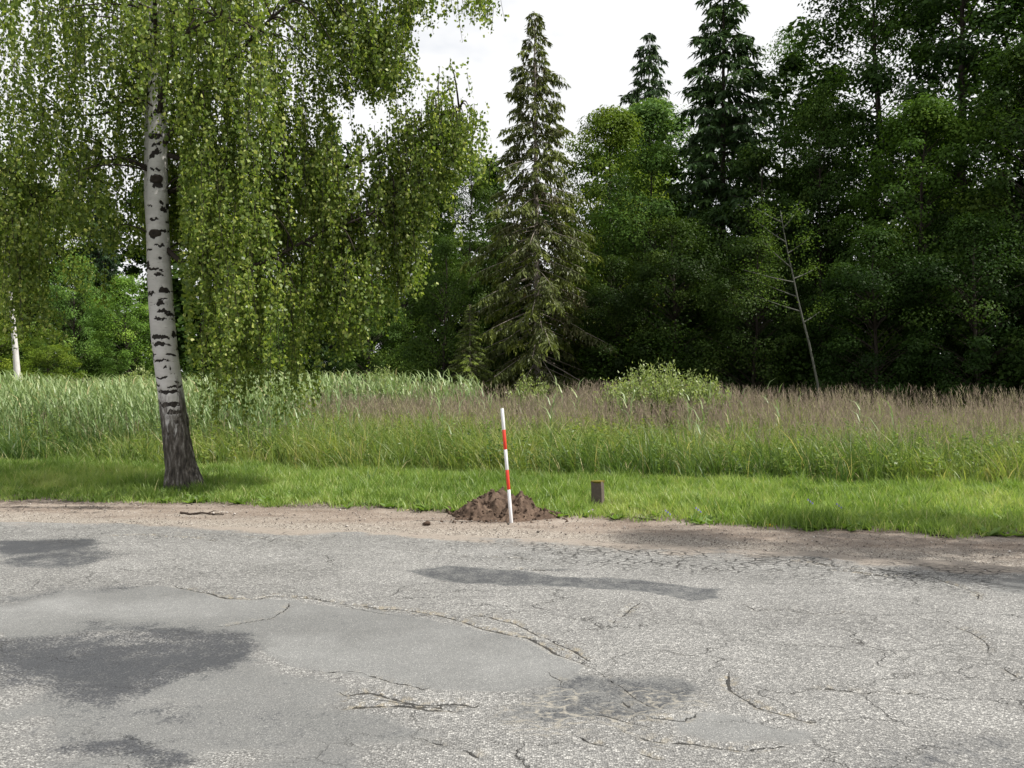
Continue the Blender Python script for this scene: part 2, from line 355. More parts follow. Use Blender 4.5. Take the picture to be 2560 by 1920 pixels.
# road
xs = np.concatenate([np.linspace(-150, -8.5, 12), np.arange(-6.6, 6.3, 0.026), np.linspace(7.5, 150, 12)])
ss = np.concatenate([np.arange(0, 5.75, 0.024), np.array([6.0, 6.6, 7.4, 8.4, 9.6, 11.0])])
Xr, Sr = np.meshgrid(xs, ss)
jag = 0.10 * (fbm(xs * 2.0, xs * 0 + 3.3, 4, 21) - 0.5) * 2
Yr = asphalt_edge(Xr) - Sr + jag[None] * np.exp(-Sr / 0.5)
px, py = Xr.reshape(-1), Yr.reshape(-1); sv = Sr.reshape(-1)
inview = np.where((px > -7) & (px < 6.7) & (py > 2.5))[0]
qx, qy = px[inview], py[inview]
def poly_sd(poly, x, y):
    P = np.array(poly); inside = np.zeros(len(x), bool); d = np.full(len(x), 1e9)
    for a, b in zip(P, np.roll(P, -1, 0)):
        e = b - a; t_ = np.clip(((x - a[0]) * e[0] + (y - a[1]) * e[1]) / max(e @ e, 1e-9), 0, 1)
        d = np.minimum(d, np.hypot(x - a[0] - t_ * e[0], y - a[1] - t_ * e[1]))
        c = ((a[1] > y) != (b[1] > y)) & (x < (b[0] - a[0]) * (y - a[1]) / (b[1] - a[1] + 1e-12) + a[0]); inside ^= c
    return np.where(inside, d, -d)
n31 = fbm(qx * 2.6, qy * 2.6, 6, 31) - 0.5; n47 = fbm(qx * 2.6, qy * 2.6, 6, 47) - 0.5; nin = fbm(qx * 1.7, qy * 3.4, 6, 53) - 0.5
smooth = np.zeros(len(px)); tone = np.ones(len(px)); dz = np.zeros(len(px))
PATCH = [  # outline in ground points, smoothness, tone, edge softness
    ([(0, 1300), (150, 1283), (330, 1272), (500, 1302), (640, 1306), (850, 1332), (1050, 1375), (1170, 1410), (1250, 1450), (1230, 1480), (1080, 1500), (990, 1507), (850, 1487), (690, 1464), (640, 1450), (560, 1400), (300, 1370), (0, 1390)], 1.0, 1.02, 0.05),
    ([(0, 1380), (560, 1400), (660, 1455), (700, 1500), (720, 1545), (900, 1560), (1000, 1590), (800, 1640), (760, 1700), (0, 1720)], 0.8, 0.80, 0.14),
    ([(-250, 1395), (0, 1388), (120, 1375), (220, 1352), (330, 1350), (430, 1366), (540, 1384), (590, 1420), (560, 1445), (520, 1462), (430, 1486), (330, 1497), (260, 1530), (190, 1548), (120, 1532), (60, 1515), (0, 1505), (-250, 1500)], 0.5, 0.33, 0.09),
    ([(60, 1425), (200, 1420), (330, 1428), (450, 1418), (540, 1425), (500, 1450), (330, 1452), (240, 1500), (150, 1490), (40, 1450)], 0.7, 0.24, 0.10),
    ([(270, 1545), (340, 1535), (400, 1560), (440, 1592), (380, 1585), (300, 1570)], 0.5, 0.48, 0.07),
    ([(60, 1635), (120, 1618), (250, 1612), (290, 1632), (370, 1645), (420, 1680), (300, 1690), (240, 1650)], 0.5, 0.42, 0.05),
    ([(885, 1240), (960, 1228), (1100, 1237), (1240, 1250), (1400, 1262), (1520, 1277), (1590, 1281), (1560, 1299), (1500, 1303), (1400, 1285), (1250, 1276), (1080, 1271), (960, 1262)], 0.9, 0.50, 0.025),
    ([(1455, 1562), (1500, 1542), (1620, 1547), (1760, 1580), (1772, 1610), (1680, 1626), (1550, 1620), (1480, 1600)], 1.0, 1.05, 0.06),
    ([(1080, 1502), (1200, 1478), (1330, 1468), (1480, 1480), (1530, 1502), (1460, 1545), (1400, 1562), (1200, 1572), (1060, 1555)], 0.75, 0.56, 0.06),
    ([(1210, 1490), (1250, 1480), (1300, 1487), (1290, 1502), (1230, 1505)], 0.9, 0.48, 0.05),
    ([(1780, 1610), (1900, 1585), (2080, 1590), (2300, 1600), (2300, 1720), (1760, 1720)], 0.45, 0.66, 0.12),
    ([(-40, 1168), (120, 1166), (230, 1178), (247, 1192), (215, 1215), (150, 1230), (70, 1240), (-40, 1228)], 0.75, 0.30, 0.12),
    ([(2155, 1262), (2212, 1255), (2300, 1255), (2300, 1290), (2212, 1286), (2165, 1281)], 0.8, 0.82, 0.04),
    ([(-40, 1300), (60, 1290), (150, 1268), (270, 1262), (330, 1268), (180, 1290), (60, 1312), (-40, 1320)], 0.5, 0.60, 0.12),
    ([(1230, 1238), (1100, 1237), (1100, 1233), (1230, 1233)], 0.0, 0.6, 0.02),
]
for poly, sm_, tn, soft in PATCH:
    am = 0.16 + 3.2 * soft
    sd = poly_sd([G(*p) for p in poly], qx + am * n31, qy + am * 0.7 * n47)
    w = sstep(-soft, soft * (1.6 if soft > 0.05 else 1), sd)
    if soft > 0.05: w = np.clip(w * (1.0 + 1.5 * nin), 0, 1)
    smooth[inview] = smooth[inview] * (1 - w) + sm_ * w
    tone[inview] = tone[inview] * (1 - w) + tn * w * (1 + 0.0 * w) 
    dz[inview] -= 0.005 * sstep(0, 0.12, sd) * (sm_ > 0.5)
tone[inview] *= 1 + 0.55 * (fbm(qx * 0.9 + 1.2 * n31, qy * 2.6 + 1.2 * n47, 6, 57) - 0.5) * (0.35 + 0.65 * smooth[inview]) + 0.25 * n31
CR = [  # (points, half width in m)
    ([(330, 1265), (385, 1275), (450, 1287), (490, 1300), (560, 1300), (620, 1295), (680, 1300), (760, 1312), (830, 1323), (890, 1326), (940, 1335), (1000, 1350), (1050, 1368), (1100, 1378), (1140, 1385), (1180, 1405), (1200, 1420), (1240, 1432), (1290, 1458), (1335, 1487)], 0.015),
    ([(1000, 1326), (1060, 1341), (1110, 1353), (1155, 1375), (1200, 1396), (1240, 1413), (1275, 1436), (1292, 1460)], 0.011),
    ([(640, 1288), (700, 1303), (760, 1321), (850, 1336), (900, 1340)], 0.005),
    ([(625, 1305), (608, 1327), (588, 1340), (540, 1347), (480, 1358), (455, 1363)], 0.006),
    ([(720, 1500), (750, 1510), (800, 1507), (850, 1520), (900, 1532), (930, 1535), (985, 1530), (1060, 1540)], 0.014),
    ([(640, 1457), (700, 1460), (790, 1465), (850, 1483), (920, 1500), (980, 1504)], 0.006),
    ([(712, 1537), (760, 1538), (840, 1535), (885, 1536), (930, 1545), (1020, 1550)], 0.011),
    ([(1570, 1445), (1578, 1470), (1580, 1500), (1595, 1510), (1620, 1525), (1640, 1540), (1700, 1555), (1760, 1572), (1850, 1580)], 0.012),
    ([(2030, 1342), (2055, 1352), (2100, 1372), (2130, 1390), (2140, 1415), (2145, 1435)], 0.008),
    ([(1585, 1300), (1610, 1315), (1640, 1327), (1700, 1325), (1780, 1335), (1830, 1330), (1930, 1336)], 0.006),
    ([(1325, 1360), (1345, 1340), (1365, 1320), (1395, 1305)], 0.007),
    ([(1095, 1236), (1150, 1237), (1197, 1238)], 0.010),
    ([(205, 1162), (260, 1163), (300, 1160), (350, 1165), (400, 1166), (450, 1171), (500, 1174)], 0.014),
    ([(300, 1153), (420, 1158), (560, 1166), (700, 1180)], 0.006),
    ([(1760, 1230), (1830, 1241), (1900, 1252), (1960, 1248), (2020, 1252), (2060, 1267), (2120, 1290), (2140, 1318)], 0.011),
    ([(1640, 1205), (1700, 1215), (1780, 1226), (1850, 1236), (1960, 1240)], 0.007),
    ([(1725, 1500), (1800, 1498), (1880, 1506), (1980, 1506), (2030, 1515)], 0.006),
    ([(1360, 1600), (1420, 1614), (1500, 1619), (1560, 1630), (1620, 1636), (1720, 1630)], 0.010),
    ([(900, 1602), (960, 1620), (1010, 1635), (1050, 1657)], 0.008),
    ([(2170, 1450), (2200, 1470), (2230, 1482)], 0.006),
    ([(1180, 1455), (1195, 1470), (1215, 1480), (1210, 1500)], 0.005),
    ([(1290, 1460), (1330, 1485), (1360, 1505), (1400, 1530), (1460, 1550)], 0.006),
    ([(1300, 1165), (1420, 1178), (1560, 1185), (1680, 1196)], 0.006),
    ([(1430, 1205), (1540, 1212), (1640, 1216)], 0.005),
    ([(800, 1185), (900, 1196), (1000, 1203), (1100, 1208), (1220, 1222)], 0.005),
    ([(1240, 1260), (1330, 1262), (1430, 1268), (1500, 1275)], 0.004),
    ([(1150, 1390), (1300, 1400), (1420, 1412), (1560, 1440)], 0.004),
    ([(1900, 1400), (1960, 1440), (1990, 1480), (2060, 1530)], 0.004),
    ([(1340, 1520), (1400, 1560), (1480, 1568), (1520, 1550)], 0.007),
    ([(1260, 1545), (1330, 1560), (1420, 1590)], 0.006),
    ([(1240, 1600), (1300, 1622), (1380, 1640), (1460, 1662)], 0.007),
]
csd = np.full(len(px), 0.5); cw = np.zeros(len(px)); best = np.full(len(inview), 1e9)
bs = np.full(len(inview), 0.5); bw = np.zeros(len(inview))
crr = np.random.default_rng(3)
for pts, hw in CR:
    P = np.array([G(*p) for p in pts])
    Q = [P[0]]
    for a, b in zip(P[:-1], P[1:]):
        n_ = max(1, int(np.linalg.norm(b - a) / 0.09)); e = b - a; nn = np.array([-e[1], e[0]]) / (np.linalg.norm(e) + 1e-9)
        for k in range(1, n_ + 1): Q.append(a + e * k / n_ + nn * crr.normal(0, 0.014) * (k < n_))
    Q = np.array(Q); L = len(Q) - 1
    box = np.where((qx > Q[:, 0].min() - .12) & (qx < Q[:, 0].max() + .12) & (qy > Q[:, 1].min() - .12) & (qy < Q[:, 1].max() + .12))[0]
    x, y = qx[box], qy[box]
    for i, (a, b) in enumerate(zip(Q[:-1], Q[1:])):
        e = b - a; tr = ((x - a[0]) * e[0] + (y - a[1]) * e[1]) / max(e @ e, 1e-9); t_ = np.clip(tr, 0, 1)
        d = np.hypot(x - a[0] - t_ * e[0], y - a[1] - t_ * e[1])
        sg = np.sign((x - a[0]) * e[1] - (y - a[1]) * e[0])
        f = (i + t_) / L; wloc = 0.72 * hw * np.minimum(1, np.minimum(f, 1 - f) * 6) * (0.25 + 1.3 * vnoise(np.array([i * 0.9]), np.array([hw * 900]), 5)[0])
        up = d < np.abs(best[box])
        ix = box[up]
        best[ix] = d[up]; bs[ix] = (sg * d)[up]; bw[ix] = np.where(d[up] < 0.075, wloc[up], 0)
csd[inview] = bs; cw[inview] = bw
dz[inview] -= 0.010 * np.exp(-(best / 0.02) ** 2) * (bw > 0.004)
dz[inview] += 0.006 * np.exp(-((best - 0.05) / 0.03) ** 2) * (bw > 0.006)
allig = sstep(0.10, 0.35, sv) * sstep(1.5, 0.85, sv) * (0.45 + 0.55 * sstep(-1.0, 0.8, px)) * sstep(0.30, 0.45, fbm(px * 0.8, py * 1.4, 3, 71))
vein = np.zeros(len(px)); vein[inview] = sstep(-0.05, 0.1, poly_sd([G(*p) for p in ((1050, 1530), (1200, 1490), (1400, 1500), (1560, 1520), (1500, 1560), (1420, 1610), (1150, 1600))], qx + 0.4 * n31, qy + 0.3 * n47))
allig = np.maximum(allig, 0.35 * sstep(0.55, 0.7, fbm(px * 0.6, py * 0.9, 3, 77)) * (1 - smooth))
svn = sv + 0.9 * (fbm(px * 1.4, py * 2.5, 5, 83) - 0.5)
sand = np.maximum(sstep(0.50, 0.0, svn), 0.42 * sstep(1.2, 0.3, sv) * sstep(-3.0, 0.5, px))
zr = 0.006 + 0.012 * sstep(0, 0.15, sv) + 0.02 * (fbm(px * 0.7, py * 0.7, 3, 61) - 0.5) * sstep(0, .6, sv) + 0.006 * (fbm(px * 6, py * 6, 3, 66) - 0.5) + dz
g = Geo(); g.add(np.stack([px, py, zr], -1), [gridF(len(ss), len(xs))])
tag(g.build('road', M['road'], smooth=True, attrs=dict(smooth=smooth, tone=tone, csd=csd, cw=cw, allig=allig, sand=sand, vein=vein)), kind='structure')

# ------------------------------------------------------------------ verge grass (stuff)
def tri_noise(x, y, s, seed): return fbm(x * s, y * s, 3, seed)
def scatter_between(lo, hi, x0, x1, dens):
    n = int((x1 - x0) * 4.2 * dens)
    x = rng.uniform(x0, x1, n); y = rng.uniform(0, 1, n)
    a, b = lo(x), hi(x)
    keep = rng.uniform(0, 1, n) < (b - a) / 4.2
    x, y, a, b = x[keep], y[keep], a[keep], b[keep]
    return x, a + (b - a) * y, y
g = Geo()
x, y, v = scatter_between(lambda X: grass_edge(X) - 0.15, lambda X: tall_edge(X) + 0.25, -8.8, 7.8, 2450)
edge = y - grass_edge(x) + 0.30 * (fbm(x * 2.2, y * 2.2, 3, 91) - 0.5) * 2
keep = rng.uniform(0, 1, len(x)) < sstep(-0.10, 0.22, edge) * (0.55 + 0.45 * (tri_noise(x, y, 1.5, 14) > 0.38))
x, y, edge = x[keep], y[keep], edge[keep]
clump = tri_noise(x, y, 1.1, 95)
h = (0.06 + 0.14 * clump ** 1.3 + 0.06 * rng.random(len(x))) * (0.55 + 0.9 * vnoise(x * 6, y * 6, 33)) * (0.55 + 0.45 * sstep(0, 0.7, edge))
h *= 1 + 0.55 * sstep(1.2, 3.2, x) * sstep(0.8, 0.2, edge) * tri_noise(x, y, 3, 44) * 2
h *= 1.0 + 0.35 * (rng.random(len(x)) < 0.06)
tint = np.clip(0.42 + 0.9 * (tri_noise(x, y, 0.7, 97) - 0.5) + 0.5 * (vnoise(x * 5, y * 5, 39) - 0.5) + rng.normal(0, 0.18, len(x)), 0, 0.88)
tint = np.where(rng.random(len(x)) < 0.035, 1.0, tint)
ang = rng.uniform(0, 2 * np.pi, len(x)); ln = rng.uniform(0.1, 0.75, len(x))
blades(g, np.stack([x, y, np.full(len(x), -0.012)], -1), h, rng.uniform(0.007, 0.013, len(x)), np.stack([np.cos(ang) * ln, np.sin(ang) * ln], -1), tint, 2, 0.08)
x = rng.uniform(-8, 7, 420); y = grass_edge(x) + np.abs(rng.normal(0.1, 0.8, 420)); k = y < tall_edge(x); x, y = x[k], y[k]
for q in range(9):
    a2 = rng.uniform(0, 6.28, len(x)); d_ = np.stack([np.cos(a2), np.sin(a2), rng.uniform(0.1, 0.8, len(x))], -1)
    leaves(g, np.stack([x, y, np.full(len(x), 0.01)], -1), d_, unit(rng.normal(0, 0.25, (len(x), 3)) + [0, 0, 1]), rng.uniform(0.06, 0.15, len(x)), 0.38, np.clip(rng.normal(0.12, 0.12, len(x)), 0, 0.8))
tag(g.build('verge_grass', M['verge']), 'short bright green mown grass strip between gravel shoulder and tall meadow', 'grass', kind='stuff')

# ------------------------------------------------------------------ meadow (stuff)
def in_view(x, y, m=2.5): return (np.abs(x) < y * 0.585 + m)
g = Geo(); gp = Geo()
def meadow_zone(d0, d1, dens):
    n = int(dens * 60 * (d1 - d0))
    x = rng.uniform(-30, 30, n); o = rng.uniform(d0, d1, n); y = tall_edge(x) + o
    k = in_view(x, y) & (y < 60)
    return x[k], y[k], o[k]
def jitedge(x): return 0.35 * (fbm(x * 1.3, x * 0 + 2, 3, 5) - 0.5) * 2
# front fringe of arching leaves
def tufts(x, y, o, nb, hmul, wd, tb):
    n_ = len(x); hc = (0.34 + 0.52 * tri_noise(x, y, 0.8, 121)) * (0.5 + 0.5 * sstep(-0.1, 0.8, o)) * rng.uniform(0.7, 1.25, n_) * hmul
    tc = np.clip(tb + 1.1 * (tri_noise(x, y, 0.5, 131) - 0.5) + rng.normal(0, 0.12, n_), 0, 0.85)
    X_ = np.repeat(x, nb); Y_ = np.repeat(y, nb); N_ = len(X_); a_ = rng.uniform(0, 2 * np.pi, N_); rd = np.abs(rng.normal(0, 0.06, N_)) * np.sqrt(wd / 0.011)
    ln = rng.uniform(0.05, 0.85, N_); wnd = -0.10
    tn = np.clip(np.repeat(tc, nb) + rng.normal(0, 0.13, N_), 0, 0.9); tn = np.where(rng.random(N_) < 0.04, 1.0, tn)
    blades(g, np.stack([X_ + rd * np.cos(a_), Y_ + rd * np.sin(a_), np.full(N_, -0.03)], -1), np.repeat(hc, nb) * rng.uniform(0.5, 1.15, N_), rng.uniform(0.7, 1.3, N_) * wd, np.stack([np.cos(a_) * ln + wnd, np.sin(a_) * ln], -1), tn, 3, 0.06 + 0.26 * rng.random(N_))
x, y, o = meadow_zone(-0.25, 2.8, 36)
o2 = o + jitedge(x); k = rng.random(len(x)) < sstep(-0.05, 0.2, o2); tufts(x[k], y[k], o2[k], 15, 1.08, 0.011, 0.24)
x, y, o = meadow_zone(2.6, 9, 8); tufts(x, y, o, 11, 1.05, 0.018, 0.40)
# body of the meadow
for d0, d1, dens, wd in ((1.5, 8, 75, 0.016), (8, 16, 75, 0.026), (16, 34, 29, 0.047)):
    x, y, o = meadow_zone(d0, d1, dens)
    h = (0.42 + 0.40 * tri_noise(x, y, 0.5, 141)) * rng.uniform(0.7, 1.2, len(x))
    ang = rng.uniform(0, 2 * np.pi, len(x)); ln = rng.uniform(0.05, 0.5, len(x))
    tint = np.clip(0.50 + 0.9 * (tri_noise(x, y, 0.35, 151) - 0.5) + rng.normal(0, 0.15, len(x)), 0, 0.92)
    tint = np.where(rng.random(len(x)) < 0.05, 1.0, tint)
    blades(g, np.stack([x, y, np.full(len(x), -0.05)], -1), h, rng.uniform(0.6, 1.2, len(x)) * wd, np.stack([np.cos(ang) * ln, np.sin(ang) * ln], -1), tint, 2, 0.1)
def forbs(gq, x, y, h, nl, sz, t0):
    n_ = len(x); a_ = rng.uniform(0, 6.28, n_); ln = rng.uniform(0, 0.2, n_); lean = np.stack([np.cos(a_) * ln, np.sin(a_) * ln], -1); B = np.stack([x, y, np.full(n_, -0.03)], -1)
    blades(gq, B, h, 0.006, lean, t0, 2, 0)
    for q in range(nl):
        f = rng.uniform(0.25, 1.0, n_); S = B + np.concatenate([lean * (h * f ** 1.8)[:, None], (h * f)[:, None]], 1); a2 = rng.uniform(0, 6.28, n_)
        d_ = np.stack([np.cos(a2), np.sin(a2), rng.uniform(-0.3, 0.7, n_)], -1); nr_ = unit(rng.normal(0, 0.35, (n_, 3)) + [0, 0, 1])
        leaves(gq, S, d_, nr_, sz * rng.uniform(0.6, 1.3, n_) * (1.25 - 0.6 * f), 0.42, np.clip(t0 + rng.normal(0, 0.1, n_), 0, 0.9))
x = rng.uniform(-9, 9.5, 1500); o_ = rng.uniform(0.1, 6.5, 1500); y = tall_edge(x) + o_; k = tri_noise(x, y, 0.7, 222) > 0.5; x, y = x[k], y[k]
forbs(g, x, y, rng.uniform(0.4, 0.85, len(x)), 20, 0.085, np.clip(0.15 + 0.9 * (tri_noise(x, y, 0.45, 225) - 0.25), 0.02, 0.75))
x = rng.uniform(-9, 9.5, 500); y = tall_edge(x) + rng.uniform(0.05, 5, 500); a_ = rng.uniform(0, 6.28, 500); l_ = rng.uniform(0.05, 0.9, 500)
blades(g, np.stack([x, y, np.zeros(500)], -1), rng.uniform(0.3, 0.8, 500), 0.008, np.stack([np.cos(a_) * l_, np.sin(a_) * l_], -1), 1.0, 2, 0.1)
tag(g.build('meadow_grass', M['meadow']), 'tall uncut green meadow grass behind the mown strip', 'grass', kind='stuff')
# flowering stems with brownish-purple heads
for d0, d1, dens, wd in ((0.9, 4, 48, 0.010), (4, 10, 52, 0.015), (10, 18, 32, 0.022), (18, 36, 14, 0.036)):
    x, y, o = meadow_zone(d0, d1, dens)
    pz = tri_noise(x, y, 0.28, 161)
    reedy = sstep(-1.5, -6, x + 0.25 * (y - 16)) * sstep(30, 22, y)
    k = rng.random(len(x)) < sstep(0.30, 0.55, pz) * sstep(0.4, 2.2, o) * (1 - 0.85 * reedy); x, y, o = x[k], y[k], o[k]
    hh = (0.70 + 0.30 * tri_noise(x, y, 0.4, 171)) * rng.uniform(0.8, 1.18, len(x)) * (0.8 + 0.2 * sstep(0.5, 4, o)) * (1 + 0.18 * sstep(6, 14, o))
    ang = rng.uniform(0, 2 * np.pi, len(x)); ln = rng.uniform(0.03, 0.2, len(x)); lean = np.stack([np.cos(ang) * ln - 0.05, np.sin(ang) * ln], -1)
    tt = np.clip(0.35 + 0.8 * (tri_noise(x, y, 0.5, 181) - 0.5) + rng.normal(0, 0.2, len(x)), 0, 1)
    B = np.stack([x, y, np.full(len(x), -0.05)], -1)
    blades(gp, B, hh, wd * 0.45, lean, np.clip(tt + 0.5, 0, 1), 2, 0)
    for q in range(5):
        f = 0.76 + 0.055 * q
        S = B + np.concatenate([lean * (hh * f ** 1.8)[:, None], (hh * f)[:, None]], 1)
        a2 = rng.uniform(0, 2 * np.pi, len(x)); l2 = rng.uniform(0.2, 0.75, len(x))
        blades(gp, S, rng.uniform(0.07, 0.15, len(x)), wd, np.stack([np.cos(a2) * l2, np.sin(a2) * l2], -1), tt, 1, 0.1)
tag(gp.build('flowering_grass', M['panicle']), 'brownish purple flowering grass heads across the meadow', 'grass', kind='stuff')

# reed bed (stuff)
def reeds(g, x, y, h, nl=9):
    n = len(x); ang = rng.uniform(0, 2 * np.pi, n); ln = rng.uniform(0.02, 0.10, n); lean = np.stack([np.cos(ang) * ln - 0.03, np.sin(ang) * ln], -1)
    B = np.stack([x, y, np.full(n, -0.05)], -1); wd = 0.006 + 0.0006 * np.maximum(y - 12, 0)
    blades(g, B, h, wd * 1.3, lean, np.where(rng.random(n) < 0.25, 1.0, 0.55), 2, 0)
    for q in range(nl):
        f = 0.28 + 0.70 * q / (nl - 1) + rng.uniform(-0.03, 0.03, n)
        S = B + np.concatenate([lean * (h * f ** 1.8)[:, None], (h * f)[:, None]], 1)
        a2 = rng.uniform(0, 2 * np.pi, n); l2 = rng.uniform(0.45, 1.2, n)
        tn = np.clip(0.15 + 0.6 * f + rng.normal(0, 0.15, n), 0, 0.92)
        blades(g, S, rng.uniform(0.20, 0.38, n), wd * 2.6, np.stack([np.cos(a2) * l2 - 0.15, np.sin(a2) * l2], -1), np.where(rng.random(n) < 0.03, 1, tn), 2, 0.25, a2 + np.pi / 2)
g = Geo()
n = 4200; x = rng.uniform(-17, -4.0, n); y = rng.uniform(15.2, 27, n)
dn = sstep(0.0, 1.5, y - tall_edge(x) - 0.7) * sstep(1.0, 0, (x + 4.6 + 0.10 * (y - 15)) ) * (0.45 + 0.55 * (tri_noise(x, y, 0.5, 201) > 0.42))
k = (rng.random(n) < dn) & in_view(x, y, 1.5); x, y = x[k], y[k]
reeds(g, x, y, (0.95 + 0.55 * tri_noise(x, y, 0.4, 205)) * rng.uniform(0.8, 1.1, len(x)))
n = 1500; x = rng.uniform(-8.5, -1.0, n); y = rng.uniform(22, 31, n)
k = (rng.random(n) < 0.9 * (tri_noise(x, y, 0.45, 211) > 0.45)) ; x, y = x[k], y[k]
reeds(g, x, y, rng.uniform(0.95, 1.45, len(x)))
n = 70; x = rng.uniform(-4, 6, n); y = tall_edge(x) + rng.uniform(1.0, 12, n)
reeds(g, x, y, rng.uniform(0.8, 1.25, n), 7)
tag(g.build('reed_bed', M['reed']), 'bluish green reeds standing in the wet meadow behind the birch', 'reeds', kind='stuff')

# ------------------------------------------------------------------ trees
def rvec(n): return unit(rng.normal(0, 1, (n, 3)))

def deciduous(name, H, Rx, base, nclump, nleaf, leaf=0.12, cr=0.62, top=0.9):
    """returns (trunk mesh, limb mesh, crown mesh) standing on the origin"""
    g = Geo(); n = 14
    t = np.linspace(0, 1, n); wob = np.cumsum(rng.normal(0, 0.05, (n, 2)), 0) * H / 12
    ctr = np.concatenate([wob, (t * H * 0.93)[:, None]], 1); ctr[0, :2] = 0
    rad = 0.011 * H * (1 - t) ** 0.8 + 0.012; rad[0] *= 1.35
    V, F = tube(ctr, rad, 9); g.add(V, F); trunk = g.mesh('trunk', True)
    lim = Geo(); cn = Geo()
    cz = np.sort(rng.uniform(0, 1, nclump)); pts = []
    for k, q in enumerate(cz):
        prof = (math.sin(math.pi * min(1, (q * 0.86 + 0.14)) ** top)) ** 0.62
        rr = Rx * prof * math.sqrt(rng.uniform(0.18, 1.0)) * (0.85 + 0.3 * rng.random()); a = k * 2.39996 + rng.normal(0, .35)
        z = H * (base + (1 - base) * q)
        pts.append((rr * math.cos(a), rr * math.sin(a), z))
    pts = np.array(pts)
    per = nleaf // nclump
    for c in pts:
        zi = max(0.1, c[2] - 0.35 * np.hypot(c[0], c[1]) - 0.4); k = min(n - 1.001, zi / (H * 0.93) * (n - 1)); i = int(k)
        s = ctr[i] * (1 - k + i) + ctr[i + 1] * (k - i)
        mid = (s + c) / 2 + np.array([0, 0, 0.15 * np.hypot(c[0], c[1])])
        L = np.linalg.norm(c - s); V, F = tube(bez(s, mid, c, 5), np.linspace(0.005 * L + 0.008, 0.004, 5), 5); lim.add(V, F)
        rad_c = cr * rng.uniform(0.65, 1.35); m_ = int(per * rng.uniform(0.6, 1.4))
        dvec = rvec(m_); r_ = rng.uniform(0.15, 1, m_) ** 0.55
        off = dvec * r_[:, None] * np.array([1.15, 1.15, 0.62]) * rad_c
        P = c + off
        out = unit(np.array([c[0], c[1], 0.4 * (c[2] - H * 0.5)]) + 1e-3)
        nr = unit(dvec * 0.75 + np.array([0, 0, 0.7]) + out * 0.4 + rng.normal(0, 0.28, (m_, 3)))
        dd = unit(np.cross(nr, rvec(m_)) + np.array([0, 0, -0.35]))
        tn = np.clip(0.42 + rng.normal(0, 0.12, m_) + rng.normal(0, 0.17), 0, 1)
        leaves(cn, P, dd, nr, leaf * rng.uniform(0.7, 1.25, m_), 0.62, tn)
    return trunk, lim.mesh('limbs', True), cn.mesh('crown')

def spruce(name, H, L0, whorls, per, ntw, ncard, droop, card, base=0.06, power=0.75, sparse=1.0, tipup=0.1, f0=0.16, lv=(0.72, 1.12)):
    tr = Geo(); t = np.linspace(0, 1, 16); ctr = np.stack([0.02 * H / 16 * np.cumsum(rng.normal(0, 0.5, 16)) * 0.3, 0 * t, t * H], -1); ctr[0, :2] = 0
    V, F = tube(ctr * [1, 1, 0.99], 0.0095 * H * (1 - t) ** 0.9 + 0.008, 9); tr.add(V, F)
    lim = Geo(); cn = Geo()
    for w in range(whorls):
        q = base + (1 - base) * (w + rng.uniform(-0.3, 0.3)) / whorls; q = min(max(q, base), 0.985); z = q * H
        L = L0 * (1 - q) ** power * rng.uniform(0.8, 1.12) + 0.06
        nb = per if q < 0.85 else max(4, per - 1)
        a0 = rng.uniform(0, 6.28); cx = np.interp(z, ctr[:, 2], ctr[:, 0])
        for b in range(nb):
            a = a0 + b * 2 * math.pi / nb + rng.normal(0, 0.25); l = L * rng.uniform(*lv)
            dr = np.array([math.cos(a), math.sin(a), 0]); up = 0.25 * (q - 0.35)
            p0 = np.array([cx, 0, z]); p1 = p0 + dr * l * 0.55 + np.array([0, 0, l * (up - 0.12 * droop)]); p2 = p0 + dr * l + np.array([0, 0, l * (up - 0.38 * droop + tipup)])
            C = bez(p0, p1, p2, 6); V, F = tube(C, np.linspace(0.006 * l + 0.007, 0.004, 6), 4); lim.add(V, F)
            if rng.random() > sparse: continue
            m_ = max(6, int(ntw * l / L0 * 1.6)); f = rng.uniform(f0, 1.0, m_) ** 0.8
            S = (1 - f[:, None]) ** 2 * p0 + 2 * (f * (1 - f))[:, None] * p1 + f[:, None] ** 2 * p2
            sd = np.array([-dr[1], dr[0], 0]); side = rng.choice([-1, 1], m_)[:, None] * sd
            tl = (0.10 + 0.26 * l * (1 - 0.75 * f)) * rng.uniform(0.6, 1.2, m_)
            tdir = unit(side * 0.9 + dr * 0.75 + np.array([0, 0, -0.55 * droop]) + rng.normal(0, 0.18, (m_, 3)))
            tn_b = np.clip(0.5 + rng.normal(0, 0.18), 0, 1)
            for c in range(ncard):
                u = (c + rng.uniform(0, 1, m_)) / ncard
                P = S + tdir * (tl * u)[:, None] + np.array([0, 0, -1.0]) * (droop * 0.35 * tl * u ** 2)[:, None]
                dd = unit(tdir * 0.7 + np.array([0, 0, -0.55 * droop]) + rng.normal(0, 0.35, (m_, 3)))
                nr = unit(np.array([0, 0, 0.8]) + rng.normal(0, 0.5, (m_, 3)))
                tn = np.clip(tn_b + 0.25 * (f - 0.5) + rng.normal(0, 0.13, m_), 0, 1)
                leaves(cn, P, dd, nr, card * rng.uniform(0.7, 1.3, m_), 0.30, tn)
    return tr.mesh('trunk', True), lim.mesh('limbs', True), cn.mesh('crown')

